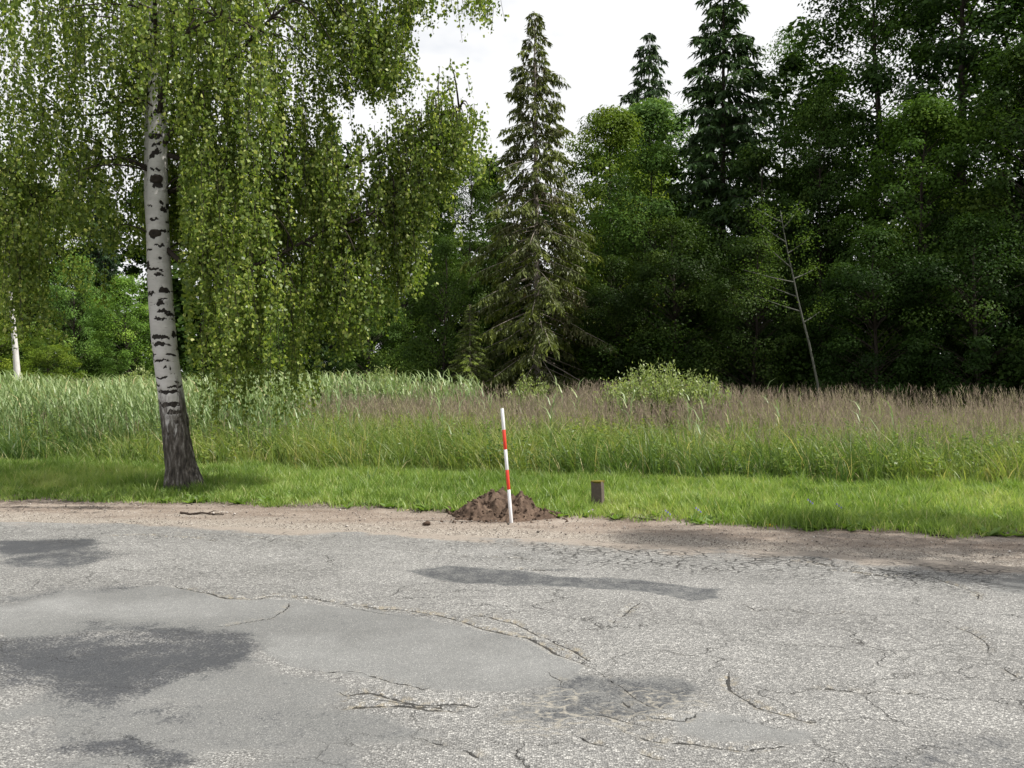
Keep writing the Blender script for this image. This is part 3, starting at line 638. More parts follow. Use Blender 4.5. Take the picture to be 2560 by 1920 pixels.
VAR = {
    'broad': deciduous('broad', 12, 3.3, 0.14, 120, 30000, 0.135, 0.72),
    'tall': deciduous('tall', 16, 3.0, 0.20, 130, 30000, 0.14, 0.78),
    'bushy': deciduous('bushy', 7, 2.6, 0.02, 110, 27000, 0.10, 0.58, 1.0),
    'airy': deciduous('airy', 15, 2.6, 0.22, 80, 13000, 0.13, 0.62),
    'spruce': spruce('spruce', 18, 3.1, 50, 7, 34, 3, 1.0, 0.30, 0.03, 0.62, lv=(0.5, 1.25)),
    'thin_spruce': spruce('thin_spruce', 15.8, 3.35, 62, 6, 44, 4, 1.25, 0.20, 0.02, 0.78, 0.94, f0=0.26, lv=(0.5, 1.25)),
}
def tree(name, kind, x, y, H, wid, label, cat, mat, bark, color=(1, 1, 1), group=None, rz=None, lean=0.0):
    H0 = {'broad': 12, 'tall': 16, 'bushy': 7, 'airy': 15, 'spruce': 18, 'thin_spruce': 15.8}[kind]
    tr, lim, cn = VAR[kind]
    r = empty(name, (x, y, -0.05), rng.uniform(0, 6.28) if rz is None else rz)
    s = H / H0; r.scale = (s * wid, s * wid, s); r.rotation_euler[1] = lean
    tag(r, label, cat, group)
    for nm, me, mt in (('trunk', tr, bark), ('limbs', lim, bark), ('crown', cn, mat)):
        o = bpy.data.objects.new(nm, me); col.objects.link(o); o.parent = r
        if not me.materials: me.materials.append(mt)
        if nm == 'crown': o.color = (*color, 1)
        if nm == 'limbs': o['kind'] = 'stuff'
    return r
def T(name, kind, px, ytop, D, wid, label, color=(1, 1, 1), cat='tree', **k):
    mat = {'spruce': 'needle', 'thin_spruce': 'needle_old'}.get(kind, 'leaf')
    bark = {'thin_spruce': 'bark_pale', 'spruce': 'bark_dark'}.get(kind, 'bark_dark')
    return tree(name, kind, XA(px, D), D, ZA(ytop, D) + 0.05, wid, label, cat, M[mat], M[bark], color, **k)

DK = (0.72, 0.82, 0.80); YG = (2.0, 1.75, 0.95); GR = (1.7, 1.75, 2.0); LT = (1.25, 1.3, 1.05)
T('spruce_tree', 'thin_spruce', 1163, 22, 35, 1.0, 'thin drooping spruce with bare pale trunk and olive brown needles', (1.1, 1.12, 1.0), 'spruce', rz=0.6, lean=-0.012)
T('spruce_tree', 'spruce', 1400, 68, 62, 1.0, 'distant spruce tip rising above the broadleaf trees between two bigger spruces', (0.9, 0.95, 1.0), 'spruce')
T('spruce_tree', 'spruce', 1560, -75, 38, 1.15, 'dense dark green spruce running out of the top of the picture', (1.0, 1.1, 0.95), 'spruce')
T('broadleaf_tree', 'broad', 1315, 235, 44, 0.80, 'yellowish green tree just behind and right of the thin spruce', YG)
T('broadleaf_tree', 'broad', 1405, 222, 53, 1.05, 'greyish green round crown directly under the distant spruce tip', GR)
T('broadleaf_tree', 'bushy', 1400, 330, 38, 0.85, 'mid green bushy tree left of the dense dark spruce', (1.0, 1.1, 0.9))
T('broadleaf_tree', 'airy', 1695, 70, 50, 0.75, 'pale greyish green airy tree showing right of the dense spruce', GR)
T('broadleaf_tree', 'tall', 1885, -170, 37, 0.95, 'very tall dark tree with sky holes, left one of the two tallest at right', DK)
T('broadleaf_tree', 'tall', 2090, -230, 34, 1.1, 'very tall dark tree with visible limbs at upper right corner', DK)
T('broadleaf_tree', 'broad', 1990, 215, 29.5, 0.95, 'broad green tree with sunlit leaf tips below the tall dark trees', (1.25, 1.35, 0.95))
T('broadleaf_tree', 'tall', 1775, 190, 34, 0.75, 'slender mid green tree between dense spruce and broad sunlit tree', (0.75, 0.85, 0.7))
T('broadleaf_tree', 'broad', 2215, 90, 28, 0.9, 'dark green tree cut by the right edge of the picture', (0.65, 0.72, 0.62))
T('broadleaf_tree', 'bushy', 1640, 330, 35, 0.8, 'dark bushy tree tucked against right flank of the dense spruce', (0.55, 0.62, 0.55))
T('broadleaf_tree', 'bushy', 1455, 480, 33.5, 0.95, 'low rounded dark tree in front of the dense spruce base', (0.6, 0.62, 0.52))
T('broadleaf_tree', 'bushy', 1630, 520, 30.5, 0.95, 'low dark tree behind the leaning bare sapling', (0.55, 0.58, 0.5))
T('broadleaf_tree', 'bushy', 1890, 500, 27.5, 1.0, 'low dark green tree right of the leaning bare sapling', (0.5, 0.6, 0.52))
T('broadleaf_tree', 'bushy', 2110, 470, 26, 1.0, 'low dark green tree at the meadow edge near right border', (0.48, 0.58, 0.5))
T('broadleaf_tree', 'bushy', 1330, 560, 34, 0.8, 'low dark bush beside the right skirt of the thin spruce', (0.5, 0.53, 0.45))
T('broadleaf_tree', 'tall', 1015, 330, 43, 0.8, 'mid green tree just left of the thin spruce', (1.0, 1.0, 0.8))
T('broadleaf_tree', 'bushy', 960, 520, 37, 0.8, 'dark bushy tree beyond the birch curtain tips, left of thin spruce', (0.85, 0.9, 0.75))
T('broadleaf_tree', 'broad', 870, 380, 45, 0.9, 'dark tree seen through lower right birch twigs', (0.9, 0.95, 0.8))
T('broadleaf_tree', 'bushy', 800, 610, 40, 1.0, 'low greyish bush under the hanging birch twigs', (1.2, 1.25, 1.05))
T('spruce_tree', 'spruce', 715, 245, 52, 0.8, 'spruce tip poking up behind the birch crown', (0.9, 1, 0.95), 'spruce')
T('broadleaf_tree', 'broad', 610, 470, 46, 1.0, 'mid green tree hidden behind the densest birch curtain', (1.0, 1.05, 0.85))
T('broadleaf_tree', 'bushy', 560, 640, 42, 0.9, 'low light green bush behind the reeds, right of birch trunk', LT)
T('broadleaf_tree', 'bushy', 165, 560, 47, 0.75, 'rounded greyish green willow left of the birch trunk', (2.0, 2.1, 2.0))
T('broadleaf_tree', 'bushy', 275, 600, 44, 0.85, 'rounded brighter green willow touching the birch trunk', (2.2, 2.3, 1.6))
T('broadleaf_tree', 'bushy', 105, 715, 41, 1.1, 'small yellowish green bush at the left behind the reeds', YG)
T('broadleaf_tree', 'bushy', -20, 640, 37, 0.9, 'yellowish green bush cut by the left edge of the picture', YG)
T('spruce_tree', 'spruce', 55, 300, 60, 0.9, 'dark spruce far behind the leftmost birch twigs', (0.8, 0.9, 0.9), 'spruce')
T('spruce_tree', 'spruce', 215, 370, 62, 0.9, 'dark spruce far behind, left of the birch trunk', (0.8, 0.9, 0.9), 'spruce')
T('spruce_tree', 'spruce', 470, 330, 63, 0.9, 'dark spruce far behind the middle of the birch crown', (0.8, 0.9, 0.9), 'spruce')
T('broadleaf_tree', 'broad', 140, 420, 66, 0.9, 'far mid green tree between the two leftmost spruces', (0.9, 1, 0.9))
T('young_spruce', 'thin_spruce', 1015, 655, 33.5, 1.35, 'small yellowish young spruce left of the thin spruce foot', (1.2, 1.35, 1.0), 'spruce')

# wood behind: one unbroken mass of trees
def mass(g, cx, cy, z0, z1, rx, n, leaf):
    k = max(6, int(n / 140)); c = np.stack([cx + rng.normal(0, rx * 0.5, k), cy + rng.normal(0, rx * 0.5, k), z0 + (z1 - z0) * rng.uniform(0.0, 1, k) ** 0.9], -1)
    c[:, :2] = [cx, cy] + (c[:, :2] - [cx, cy]) * (1.15 - 0.75 * ((c[:, 2] - z0) / (z1 - z0)))[:, None]
    idx = rng.integers(0, k, n); dv = rvec(n)
    P = c[idx] + dv * rng.uniform(0.2, 1, (n, 1)) ** 0.6 * np.array([1.0, 1.0, 0.75]) * rng.uniform(0.6, 1.2, (k, 1))[idx]
    P[:, 2] = np.maximum(P[:, 2], 0.05)
    nr = unit(dv * 0.5 + np.array([0, 0, 0.7]) + rng.normal(0, 0.4, (n, 3)))
    leaves(g, P, unit(np.cross(nr, rvec(n))), nr, leaf * rng.uniform(0.7, 1.2, n), 0.65, np.clip(0.4 + rng.normal(0, 0.15, n), 0, 1))
g = Geo()
for px_, D, yt, rx, n in [(1760, 44, 60, 3.0, 7000), (1900, 47, -60, 3.5, 6000), (2060, 46, -60, 3.5, 6000), (2230, 42, -100, 3.5, 7000), (1560, 46, 260, 3.2, 6000), (1450, 47, 330, 3, 5500), (1300, 50, 330, 3.2, 5500),
                       (1180, 50, 380, 3.2, 5500), (1060, 52, 370, 3.4, 8500), (1120, 46, 480, 3, 6000), (1000, 48, 480, 3, 6000), (940, 55, 390, 3.4, 7000), (800, 58, 330, 3.6, 5000), (650, 60, 340, 3.8, 4500), (520, 62, 380, 4, 4500), (390, 66, 400, 4.2, 7500), (300, 68, 400, 4, 8500), (200, 66, 420, 4, 7500),
                       (100, 70, 400, 4.5, 8500), (-40, 66, 330, 4.5, 7500), (-160, 60, 300, 4.5, 3000),
                       (1980, 36, 330, 2.6, 5000), (2160, 33, 250, 2.6, 5000), (1740, 38, 330, 2.6, 4500), (2330, 31, 100, 3.4, 6000), (2460, 27, 150, 3.4, 6000)]:
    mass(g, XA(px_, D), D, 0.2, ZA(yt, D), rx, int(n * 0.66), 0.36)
for q in range(46):
    px_ = -120 + 2500 * q / 45 + rng.normal(0, 20); D = np.interp(px_, [-120, 900, 1500, 2380], [58, 52, 44, 33]) + rng.uniform(0, 3)
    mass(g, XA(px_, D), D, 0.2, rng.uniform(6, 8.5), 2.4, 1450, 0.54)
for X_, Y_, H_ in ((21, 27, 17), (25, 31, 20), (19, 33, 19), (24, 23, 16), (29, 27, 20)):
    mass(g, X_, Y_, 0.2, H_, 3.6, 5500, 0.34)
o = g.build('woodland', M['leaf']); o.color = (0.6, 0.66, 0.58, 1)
tag(o, 'dark closed wood filling the gaps behind the front trees', 'woodland', kind='stuff')
g = Geo()
for q in range(46):
    px_ = 940 + 1380 * q / 45 + rng.normal(0, 12); D = np.interp(px_, [940, 1300, 1700, 2320], [38, 33.5, 29.5, 24.5]) + rng.uniform(0, 1.5)
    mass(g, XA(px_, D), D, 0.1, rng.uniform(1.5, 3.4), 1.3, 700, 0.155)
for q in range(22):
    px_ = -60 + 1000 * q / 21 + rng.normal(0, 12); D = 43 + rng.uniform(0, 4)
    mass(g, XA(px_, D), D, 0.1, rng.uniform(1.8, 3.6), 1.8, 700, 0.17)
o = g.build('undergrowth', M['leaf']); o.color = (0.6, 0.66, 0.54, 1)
tag(o, 'dark leafy undergrowth along the foot of the wood', 'undergrowth', kind='stuff')

# leaning bare sapling
D = 26.0
r = empty('leaning_sapling', (XA(1772, D), D, -0.05))
tag(r, 'thin pale leaning sapling with bare branches at the dark wood edge', 'tree')
P = np.array([[XA(x_, D) - XA(1772, D), 0.06 * i, ZA(y_, D) + 0.05] for i, (x_, y_) in enumerate([(1772, 960), (1768, 830), (1750, 740), (1738, 690), (1727, 640), (1718, 590), (1708, 540), (1700, 490), (1695, 450)])])
P[0, 2] = 0
g = Geo(); V, F = tube(P, np.linspace(0.04, 0.010, len(P)), 8); g.add(V, F); g.build('trunk', M['bark_sap'], r, True)
g = Geo(); cn = Geo()
for f, dx, dz_ in ((0.50, -1.1, 0.55), (0.58, -1.6, 0.35), (0.42, -1.4, 0.5), (0.66, -0.9, 0.75), (0.74, 0.7, 0.5), (0.80, -0.9, 0.7), (0.6, 0.9, 0.4), (0.88, 0.5, 0.6), (0.92, -0.6, 0.5), (0.36, 0.8, 0.5)):
    i = f * (len(P) - 1); k = int(i); s = P[k] + (P[min(k + 1, len(P) - 1)] - P[k]) * (i - k); e = s + np.array([dx, rng.uniform(-.6, .6), dz_])
    V, F = tube(bez(s, (s + e) / 2 + np.array([0, 0, -0.05]), e, 6), np.linspace(0.022, 0.006, 6), 5); g.add(V, F)
    m_ = 260; q = rng.uniform(0.35, 1.05, (m_, 1)); nr = unit(rng.normal(0, .5, (m_, 3)) + [0, 0, .8])
    leaves(cn, s + (e - s) * q + rng.normal(0, 0.16, (m_, 3)), unit(np.cross(nr, rvec(m_))), nr, 0.075 * rng.uniform(.7, 1.2, m_), 0.6, np.clip(rng.normal(0.6, 0.2, m_), 0, 1))
g.build('branches', M['bark_sap'], r, True)
o = cn.build('crown', M['leaf'], r); o.color = (1.1, 1.15, 1.0, 1)

# far birch trunk at the left edge
D = 34.0
r = empty('birch_tree', (XA(42, D), D, -0.05)); tag(r, 'slender far birch with white trunk at the left edge', 'birch')
P = np.array([[XA(x_, D) - XA(42, D), 0, ZA(y_, D) + 0.05] for x_, y_ in [(42, 980), (38, 815), (34, 760), (29, 690), (22, 620), (17, 560), (14, 480), (20, 380)]]); P[0, 2] = 0
g = Geo(); V, F = tube(P, np.linspace(0.13, 0.05, len(P)), 10); g.add(V, F)
pz = V[:, 2]; dkf = (vnoise(np.arctan2(V[:, 1], V[:, 0]) * 2, pz * 3.0, 4) > 0.72).astype(float)
g.build('trunk', M['birch_bark'], r, True, attrs={'dark': dkf * 0.8, 'foot': sstep(0.9, 0.2, pz) * 0.8})
cn = Geo(); m_ = 9000; c = np.stack([rng.normal(-0.6, 1.0, 60), rng.normal(0, 1.0, 60), rng.uniform(4.2, 10, 60)], -1); i = rng.integers(0, 60, m_)
Pq = c[i] + rng.normal(0, 1, (m_, 3)) * [0.3, 0.3, 0.6]; nr = rvec(m_)
leaves(cn, Pq, unit(rng.normal(0, .4, (m_, 3)) + [0, 0, -1]), nr, 0.09, 0.75, np.clip(rng.normal(0.6, .2, m_), 0, 1)); cn.build('crown', M['birch_leaf'], r)

# ------------------------------------------------------------------ the roadside birch
DB = 11.27
def bx(x): return (x - 1106.0) * 0.005883
def bzz(y): return max(0.0, 6.252 - 0.005882 * y)
BX0 = bx(400)
def birch(name, loc, label, full, rz=0.0, seed=5):
    global rng
    rng = np.random.default_rng(seed)
    root = empty(name, loc, rz); tag(root, label, 'birch')
    # main trunk
    knots = [(402, 1075, 84), (400, 1060, 76), (392, 1020, 66), (384, 980, 62), (376, 900, 57), (366, 830, 54), (357, 760, 53), (351, 690, 52), (346, 600, 50), (343, 520, 48), (342, 440, 45), (343, 370, 41), (345, 310, 39), (343, 240, 36), (342, 150, 33), (344, 60, 30), (346, 0, 28), (352, -150, 24), (362, -350, 19), (366, -600, 13), (372, -850, 8), (375, -1050, 3)]
    ky = np.array([k[1] for k in knots], float); kz = 6.252 - 0.005882 * ky; kx = np.array([bx(k[0]) - BX0 for k in knots]); kr = np.array([k[2] * 0.005883 / 2 for k in knots])
    zz = np.concatenate([np.arange(-0.08, 6.4, 0.016), np.arange(6.45, kz[-1], 0.15)]); seg = 64
    cx = np.interp(zz, kz, kx); kern = np.ones(41) / 41; 
    cs = np.convolve(np.pad(cx, 20, mode='edge'), kern, 'valid'); cs = np.where(zz < 6.2, cs, cx); rr = np.interp(zz, kz, kr)
    th = np.linspace(0, 2 * np.pi, seg, endpoint=False); TH, ZZ = np.meshgrid(th, zz); 
    foot = sstep(1.75, 0.50, ZZ + 0.45 * (fbm(np.cos(TH) * 2 + 5, np.sin(TH) * 2 + ZZ * 1.1, 3, 8) - 0.5) * 2)
    flare = 1 + 0.30 * np.maximum(0, np.cos(TH * 3 + 0.6)) * sstep(0.5, 0.0, ZZ) + 0.05 * np.cos(TH * 2 + 1 + ZZ) * sstep(3, 0, ZZ)
    RR = rr[:, None] * flare + foot * 0.022 * (fbm(TH * 5.0 + 40, ZZ * 5.5, 3, 15) - 0.5) * 2 + 0.006 * (fbm(np.cos(TH) * 3 + 9, ZZ * 3 + np.sin(TH) * 3, 3, 19) - 0.5)
    dark = np.zeros_like(TH)
    lr = np.random.default_rng(seed + 1); cT, sT = np.cos(TH) * 2.2, np.sin(TH) * 2.2
    THw = TH + 0.9 * (fbm(cT * 2 + 7, ZZ * 9 + sT * 2, 4, 27) - 0.5); ZZw = ZZ + 0.07 * (fbm(cT * 2 + 3, ZZ * 6 + sT * 2, 4, 29) - 0.5)
    for q in range(430):
        z0 = lr.uniform(0.7, 9); t0 = lr.uniform(0, 2 * np.pi); thin = lr.random() < 0.6
        wth = lr.uniform(0.15, 0.7) if thin else lr.uniform(0.3, 0.95); hz = lr.uniform(0.006, 0.013) if thin else lr.uniform(0.010, 0.026)
        dt = np.abs((THw - t0 + np.pi) % (2 * np.pi) - np.pi) / wth; up = np.where(ZZw > z0, 1.5, 0.7) * hz * 1.5
        v = 1.25 - dt ** 1.5 - np.abs(ZZw - z0) / up * (0.7 + 0.5 * dt)
        dark = np.maximum(dark, np.clip(v, 0, 1))
    front = -np.pi / 2
    for (yy, t0, wth, hz) in ((510, front + 0.05, 0.55, 0.085), (392, front + 0.1, 0.75, 0.075), (405, front + 0.5, 0.5, 0.06), (440, front + 0.75, 0.35, 0.04), (585, front - 0.2, 0.7, 0.03), (635, front - 0.5, 0.6, 0.035), (690, front + 0.1, 0.6, 0.028), (745, front + 0.0, 0.75, 0.04), (780, front - 0.1, 0.9, 0.02), (345, front - 0.3, 0.35, 0.04), (300, front, 1.2, 0.06), (845, front, 1.3, 0.035), (875, front + .2, 1.1, 0.03), (815, front - .3, 0.8, 0.02)):
        z0 = bzz(yy); dt = np.abs((THw % (2 * np.pi) - (t0 % (2 * np.pi)) + np.pi) % (2 * np.pi) - np.pi) / wth
        v = 1.35 - np.hypot(dt, (ZZw - z0) / hz * 1.25); dark = np.maximum(dark, np.clip(v, 0, 1))
    CX = cs[:, None] + RR * np.cos(TH); CY = RR * np.sin(TH)
    g = Geo(); n_ = len(zz); i = np.arange(n_ - 1)[:, None] * seg; j = np.arange(seg)[None]; k = (j + 1) % seg
    g.add(np.stack([CX, CY, ZZ], -1), [np.stack([i + j, i + k, i + seg + k, i + seg + j], -1).reshape(-1, 4)])
    g.build('trunk', M['birch_bark'], root, True, attrs={'dark': dark.reshape(-1), 'foot': foot.reshape(-1)})
    # raised branch scars
    for yy, dxs in ((508, 0.01), (392, 0.03)):
        z0 = bzz(yy); rad = np.interp(z0, kz, kr); c = np.array([np.interp(z0, kz, kx) + dxs, -rad * 0.97, z0])
        a = np.linspace(0, 2 * np.pi, 18, endpoint=False); V = []; 
        for rr_, dp in ((0.075, 0.02), (0.055, -0.012), (0.035, -0.022), (0.018, -0.004)):
            V.append(np.stack([c[0] + rr_ * np.cos(a) * 1.1, np.full(18, c[1] + dp) + 0.004 * np.sin(a * 5), c[2] + rr_ * np.sin(a) * 0.85], -1))
        i = np.arange(3)[:, None] * 18; j = np.arange(18)[None]; k = (j + 1) % 18
        gg = Geo(); gg.add(np.concatenate(V), [np.stack([i + j, i + k, i + 18 + k, i + 18 + j], -1).reshape(-1, 4), (54 + np.arange(18))[None]])
        gg.build('branch_scar', M['bark_dark'], root, True)
    # second stem behind, forking left
    def pt(x, y, dy): return np.array([bx(x) - BX0, dy, 6.252 - 0.005882 * y])
    g = Geo(); S2 = np.array([pt(342, 560, 0.10), pt(322, 480, 0.20), pt(313, 410, 0.26), pt(309, 330, 0.32), pt(304, 240, 0.40), pt(297, 120, 0.5), pt(290, 0, 0.6), pt(280, -200, 0.8), pt(265, -450, 1.0), pt(255, -750, 1.2)])
    V, F = tube(S2, np.array([.10, .105, .10, .095, .09, .08, .07, .055, .035, .012]), 16); g.add(V, F)
    dk2 = np.clip((vnoise(np.arctan2(V[:, 1] - 0.3, V[:, 0]) * 1.5, V[:, 2] * 4, 3) - 0.5) * 4, 0, 1)
    g.build('stem', M['birch_bark'], root, True, attrs={'dark': dk2, 'foot': np.zeros(len(V))})
    # limbs
    limbs = [[pt(343, 520, 0), pt(430, 600, -.1), pt(540, 590, -.3), pt(620, 560, -.3), pt(700, 510, -.3), pt(790, 480, -.2), pt(870, 430, -.1)],
             [pt(345, 330, 0), pt(420, 250, -.2), pt(480, 190, -.3), pt(560, 130, -.5), pt(640, 60, -.6), pt(720, 0, -.5), pt(800, -60, -.4)],
             [pt(345, 330, 0), pt(480, 370, .1), pt(640, 380, .3), pt(780, 340, .3), pt(880, 290, .2), pt(950, 245, .1), pt(1000, 240, 0)],
             [pt(343, 200, 0), pt(260, 190, .4), pt(180, 200, .9), pt(100, 190, 1.3), pt(0, 170, 1.6)],
             [pt(343, 380, 0), pt(260, 330, .3), pt(170, 330, .6), pt(90, 360, .8), pt(10, 420, .8)],
             [pt(343, 120, 0), pt(380, 60, -.6), pt(420, 30, -1.2), pt(470, 20, -1.8)],
             [pt(343, 60, 0), pt(420, -40, .5), pt(560, -120, 1.0), pt(760, -180, 1.2), pt(900, -160, 1.0), pt(1010, -100, .8)],
             [pt(343, 100, 0), pt(300, 20, .8), pt(240, -40, 1.6), pt(200, -60, 2.2)],
             [pt(346, 0, 0), pt(250, -120, -.5), pt(120, -200, -.8), pt(-40, -220, -1.0)],
             [pt(350, -150, 0), pt(480, -300, -.6), pt(640, -380, -1.0), pt(800, -380, -1.2)],
             [pt(343, 420, 0), pt(420, 380, .5), pt(520, 380, 1.0), pt(600, 420, 1.4)],
             [pt(345, 260, 0), pt(400, 160, -.5), pt(470, 120, -.9), pt(560, 130, -1.3)]]
    lim = Geo(); samp = []
    for L in limbs:
        L = np.array(L); tt = np.linspace(0, len(L) - 1, len(L) * 5); C = np.stack([np.interp(tt, np.arange(len(L)), L[:, q]) for q in range(3)], -1)
        C = np.stack([np.convolve(np.pad(C[:, q], 3, mode='edge'), np.ones(7) / 7, 'valid') for q in range(3)], -1)
        V, F = tube(C, np.linspace(0.036, 0.007, len(C)), 7); gl = Geo(); gl.add(V, F); gl.build('limb', M['bark_dark'], root, True); samp.append(C)
    samp = np.concatenate(samp)
    # hanging twig clusters inside the crown's outline
    bot_x = [-200, -30, 0, 30, 60, 115, 130, 180, 300, 330, 370, 400, 425, 470, 480, 540, 560, 620, 640, 690, 705, 800, 815, 860, 900, 915, 950, 960, 1030, 1045, 1060]
    bot_y = [520, 600, 620, 640, 735, 740, 540, 540, 560, 470, 620, 760, 830, 820, 895, 905, 750, 740, 895, 905, 780, 780, 680, 680, 610, 515, 500, 400, 390, 290, 250]
    up_x = [680, 700, 720, 760, 860, 875, 930, 950, 1000, 1012, 1050, 1060]; up_y = [300, 190, 230, 240, 235, 100, 60, 10, 5, 65, 60, -20]
    low_x = [680, 750, 850, 900, 940, 1000, 1030, 1045]; low_y = [300, 275, 255, 220, 192, 185, 235, 310]
    tw = Geo(); lf = Geo()
    def hang(X, Yd, z0, length, n_tw, spread, lsz, dens=1.0):
        for q in range(n_tw):
            s = np.array([X, Yd, z0]) + rng.normal(0, spread, 3) * [1, 1, 0.6]
            l = length * rng.uniform(0.45, 1.1); sw = rng.normal(0, 0.08, 2)
            nl = max(6, int(l / 0.021 * dens)); f = np.sort(rng.uniform(0, 1, nl))
            P = s + np.stack([sw[0] * l * f ** 1.5 + 0.03 * np.sin(f * 7 + q), sw[1] * l * f ** 1.5, -l * f], -1) + rng.normal(0, 0.022, (nl, 3))
            nr = rvec(nl) * [1, 1, 0.5]; dd = unit(rng.normal(0, 0.55, (nl, 3)) + [0, 0, -0.8])
            tn = np.clip(rng.normal(0.47, 0.22, nl), 0, 0.93); tn = np.where(rng.random(nl) < 0.03, 1.0, tn)
            sz = lsz * rng.uniform(0.55, 1.25, nl); tx = P[:, 0] - np.interp(P[:, 2], kz, kx); ok = ~((tx > -0.23) & (tx < 0.24 + 0.42 * np.maximum(0, -P[:, 1])) & (P[:, 1] < 0.2) & (P[:, 2] < 4.3))
            leaves(lf, P[ok], dd[ok], unit(nr)[ok], sz[ok], 0.80, tn[ok])
            if q % 3 == 0 and ok.all():
                C = s + np.stack([np.linspace(0, 1, 4) ** 1.5 * sw[0] * l, np.linspace(0, 1, 4) ** 1.5 * sw[1] * l, -l * np.linspace(0, 1, 4)], -1)
                V, F = tube(C, [0.004, 0.0035, 0.003, 0.002], 3, False); tw.add(V, F)
    def cluster(x, y, dy, length, n_tw, spread=0.15, lsz=0.050):
        c = np.array([bx(x) - BX0, dy, 6.252 - 0.005882 * y])
        i = np.argmin(np.linalg.norm(samp - c - [0, 0, -0.2], axis=1)); s = samp[i]
        if np.linalg.norm(s - c) < 1.3 and abs(s[2] - c[2]) < 0.45:
            V, F = tube(bez(s, (s + c) / 2 + [0, 0, 0.18], c, 5), np.linspace(0.014, 0.005, 5), 4, False); lim.add(V, F)
        hang(c[0], c[1], c[2], length, n_tw, spread, lsz)
    nc = 0
    while nc < 500:
        x = rng.uniform(-130, 1050); y = rng.uniform(-90, 780)
        by = np.interp(x, bot_x, bot_y)
        if y > by - 45: continue
        if x < 280 and rng.random() < 0.35: continue
        if y > 500 and x > 400 and rng.random() < 0.6: continue
        if x > 680:
            uy = np.interp(x, up_x, up_y); ly = np.interp(x, low_x, low_y)
            if y < uy - 30: lim_y = uy - 25; dyr = 0.45
            elif y > ly: lim_y = by; dyr = 0.4
            else: continue
        else: lim_y = by; dyr = 1.5
        dy = rng.normal(0, dyr * 0.6)
        if x < 330: dy = rng.normal(0.25, 0.9)
        if 285 < x < 415 and dy < 0.35:
            if y > 190: dy = abs(dy) + 0.5
            else: lim_y = min(lim_y, 300)
        if dy > 0.6 and 560 < x < 860 and y > 520 and rng.random() < 0.5: continue
        l = min(rng.uniform(0.5, 1.5), (lim_y - y) * 0.005882 * 0.97)
        if l < 0.12: continue
        cluster(x, y, dy, l, int(rng.integers(7, 13)), (0.20 if y < 480 else 0.10) if x < 680 else 0.12); nc += 1
    for x, y, l, n_tw in ((445, 700, 0.75, 14), (510, 660, 1.4, 20), (495, 720, 1.05, 14), (525, 640, 1.3, 14), (665, 640, 1.5, 18), (672, 700, 1.2, 14), (655, 560, 1.2, 12), (770, 600, 1.0, 14), (790, 560, 1.1, 12), (735, 600, 0.9, 12), (840, 480, 1.1, 14), (890, 430, .95, 14), (870, 400, 1.0, 12), (935, 350, .8, 14), (990, 240, .8, 16), (1015, 250, .7, 14), (960, 230, 0.9, 12), (900, 260, 0.9, 12), (930, 205, 0.3, 10), (985, 190, 0.25, 10), (830, 290, 0.8, 14), (860, 330, 0.9, 12),
                          (90, 480, 1.45, 20), (75, 560, 1.0, 14), (105, 520, 1.2, 14), (15, 330, 1.5, 16), (20, 450, 0.9, 12), (820, 60, 0.95, 16), (845, 110, 0.7, 12), (780, 90, 0.8, 14), (750, 60, 0.9, 12), (900, 0, 0.45, 12), (880, -30, 0.5, 10), (1030, -40, 0.55, 14), (1040, -20, 0.4, 8), (555, 480, 1.3, 16), (590, 420, 1.4, 16), (620, 480, 1.2, 14), (470, 480, 1.5, 16), (420, 560, 1.2, 12)):
        cluster(x, y, rng.normal(-0.1, 0.3), l, n_tw, 0.11)
    # crown above the picture
    for q in range(270):
        zc = rng.uniform(6.5, 12.6); rm = 3.6 * math.sqrt(max(0.05, 1 - ((zc - 6.5) / 6.6) ** 1.6)); a = rng.uniform(0, 6.28); rd = rm * math.sqrt(rng.random())
        hang(rd * math.cos(a) - 0.3, rd * math.sin(a) * 0.9, zc, 0.9, 5, 0.25, 0.085, 0.45)
    lim.build('small_branches', M['bark_dark'], root, True)['kind'] = 'stuff'; tw.build('twigs', M['bark_dark'], root)['kind'] = 'stuff'
    lf.build('crown', M['birch_leaf'], root)
    return root
birch('birch_tree', (BX0, DB, -0.0), 'big weeping birch with black-and-white trunk beside the road', True)
rng = np.random.default_rng(99)

# roadside tree just beyond the right edge of the picture; its shade falls on the shoulder
r = tree('birch_tree', 'bushy', 9.9, 6.75, 11.2, 0.42, 'roadside tree beyond the right picture edge that shades the shoulder', 'tree', M['leaf'], M['bark_grey'], (1.5, 1.5, 1.2))
r.name = 'roadside_tree'

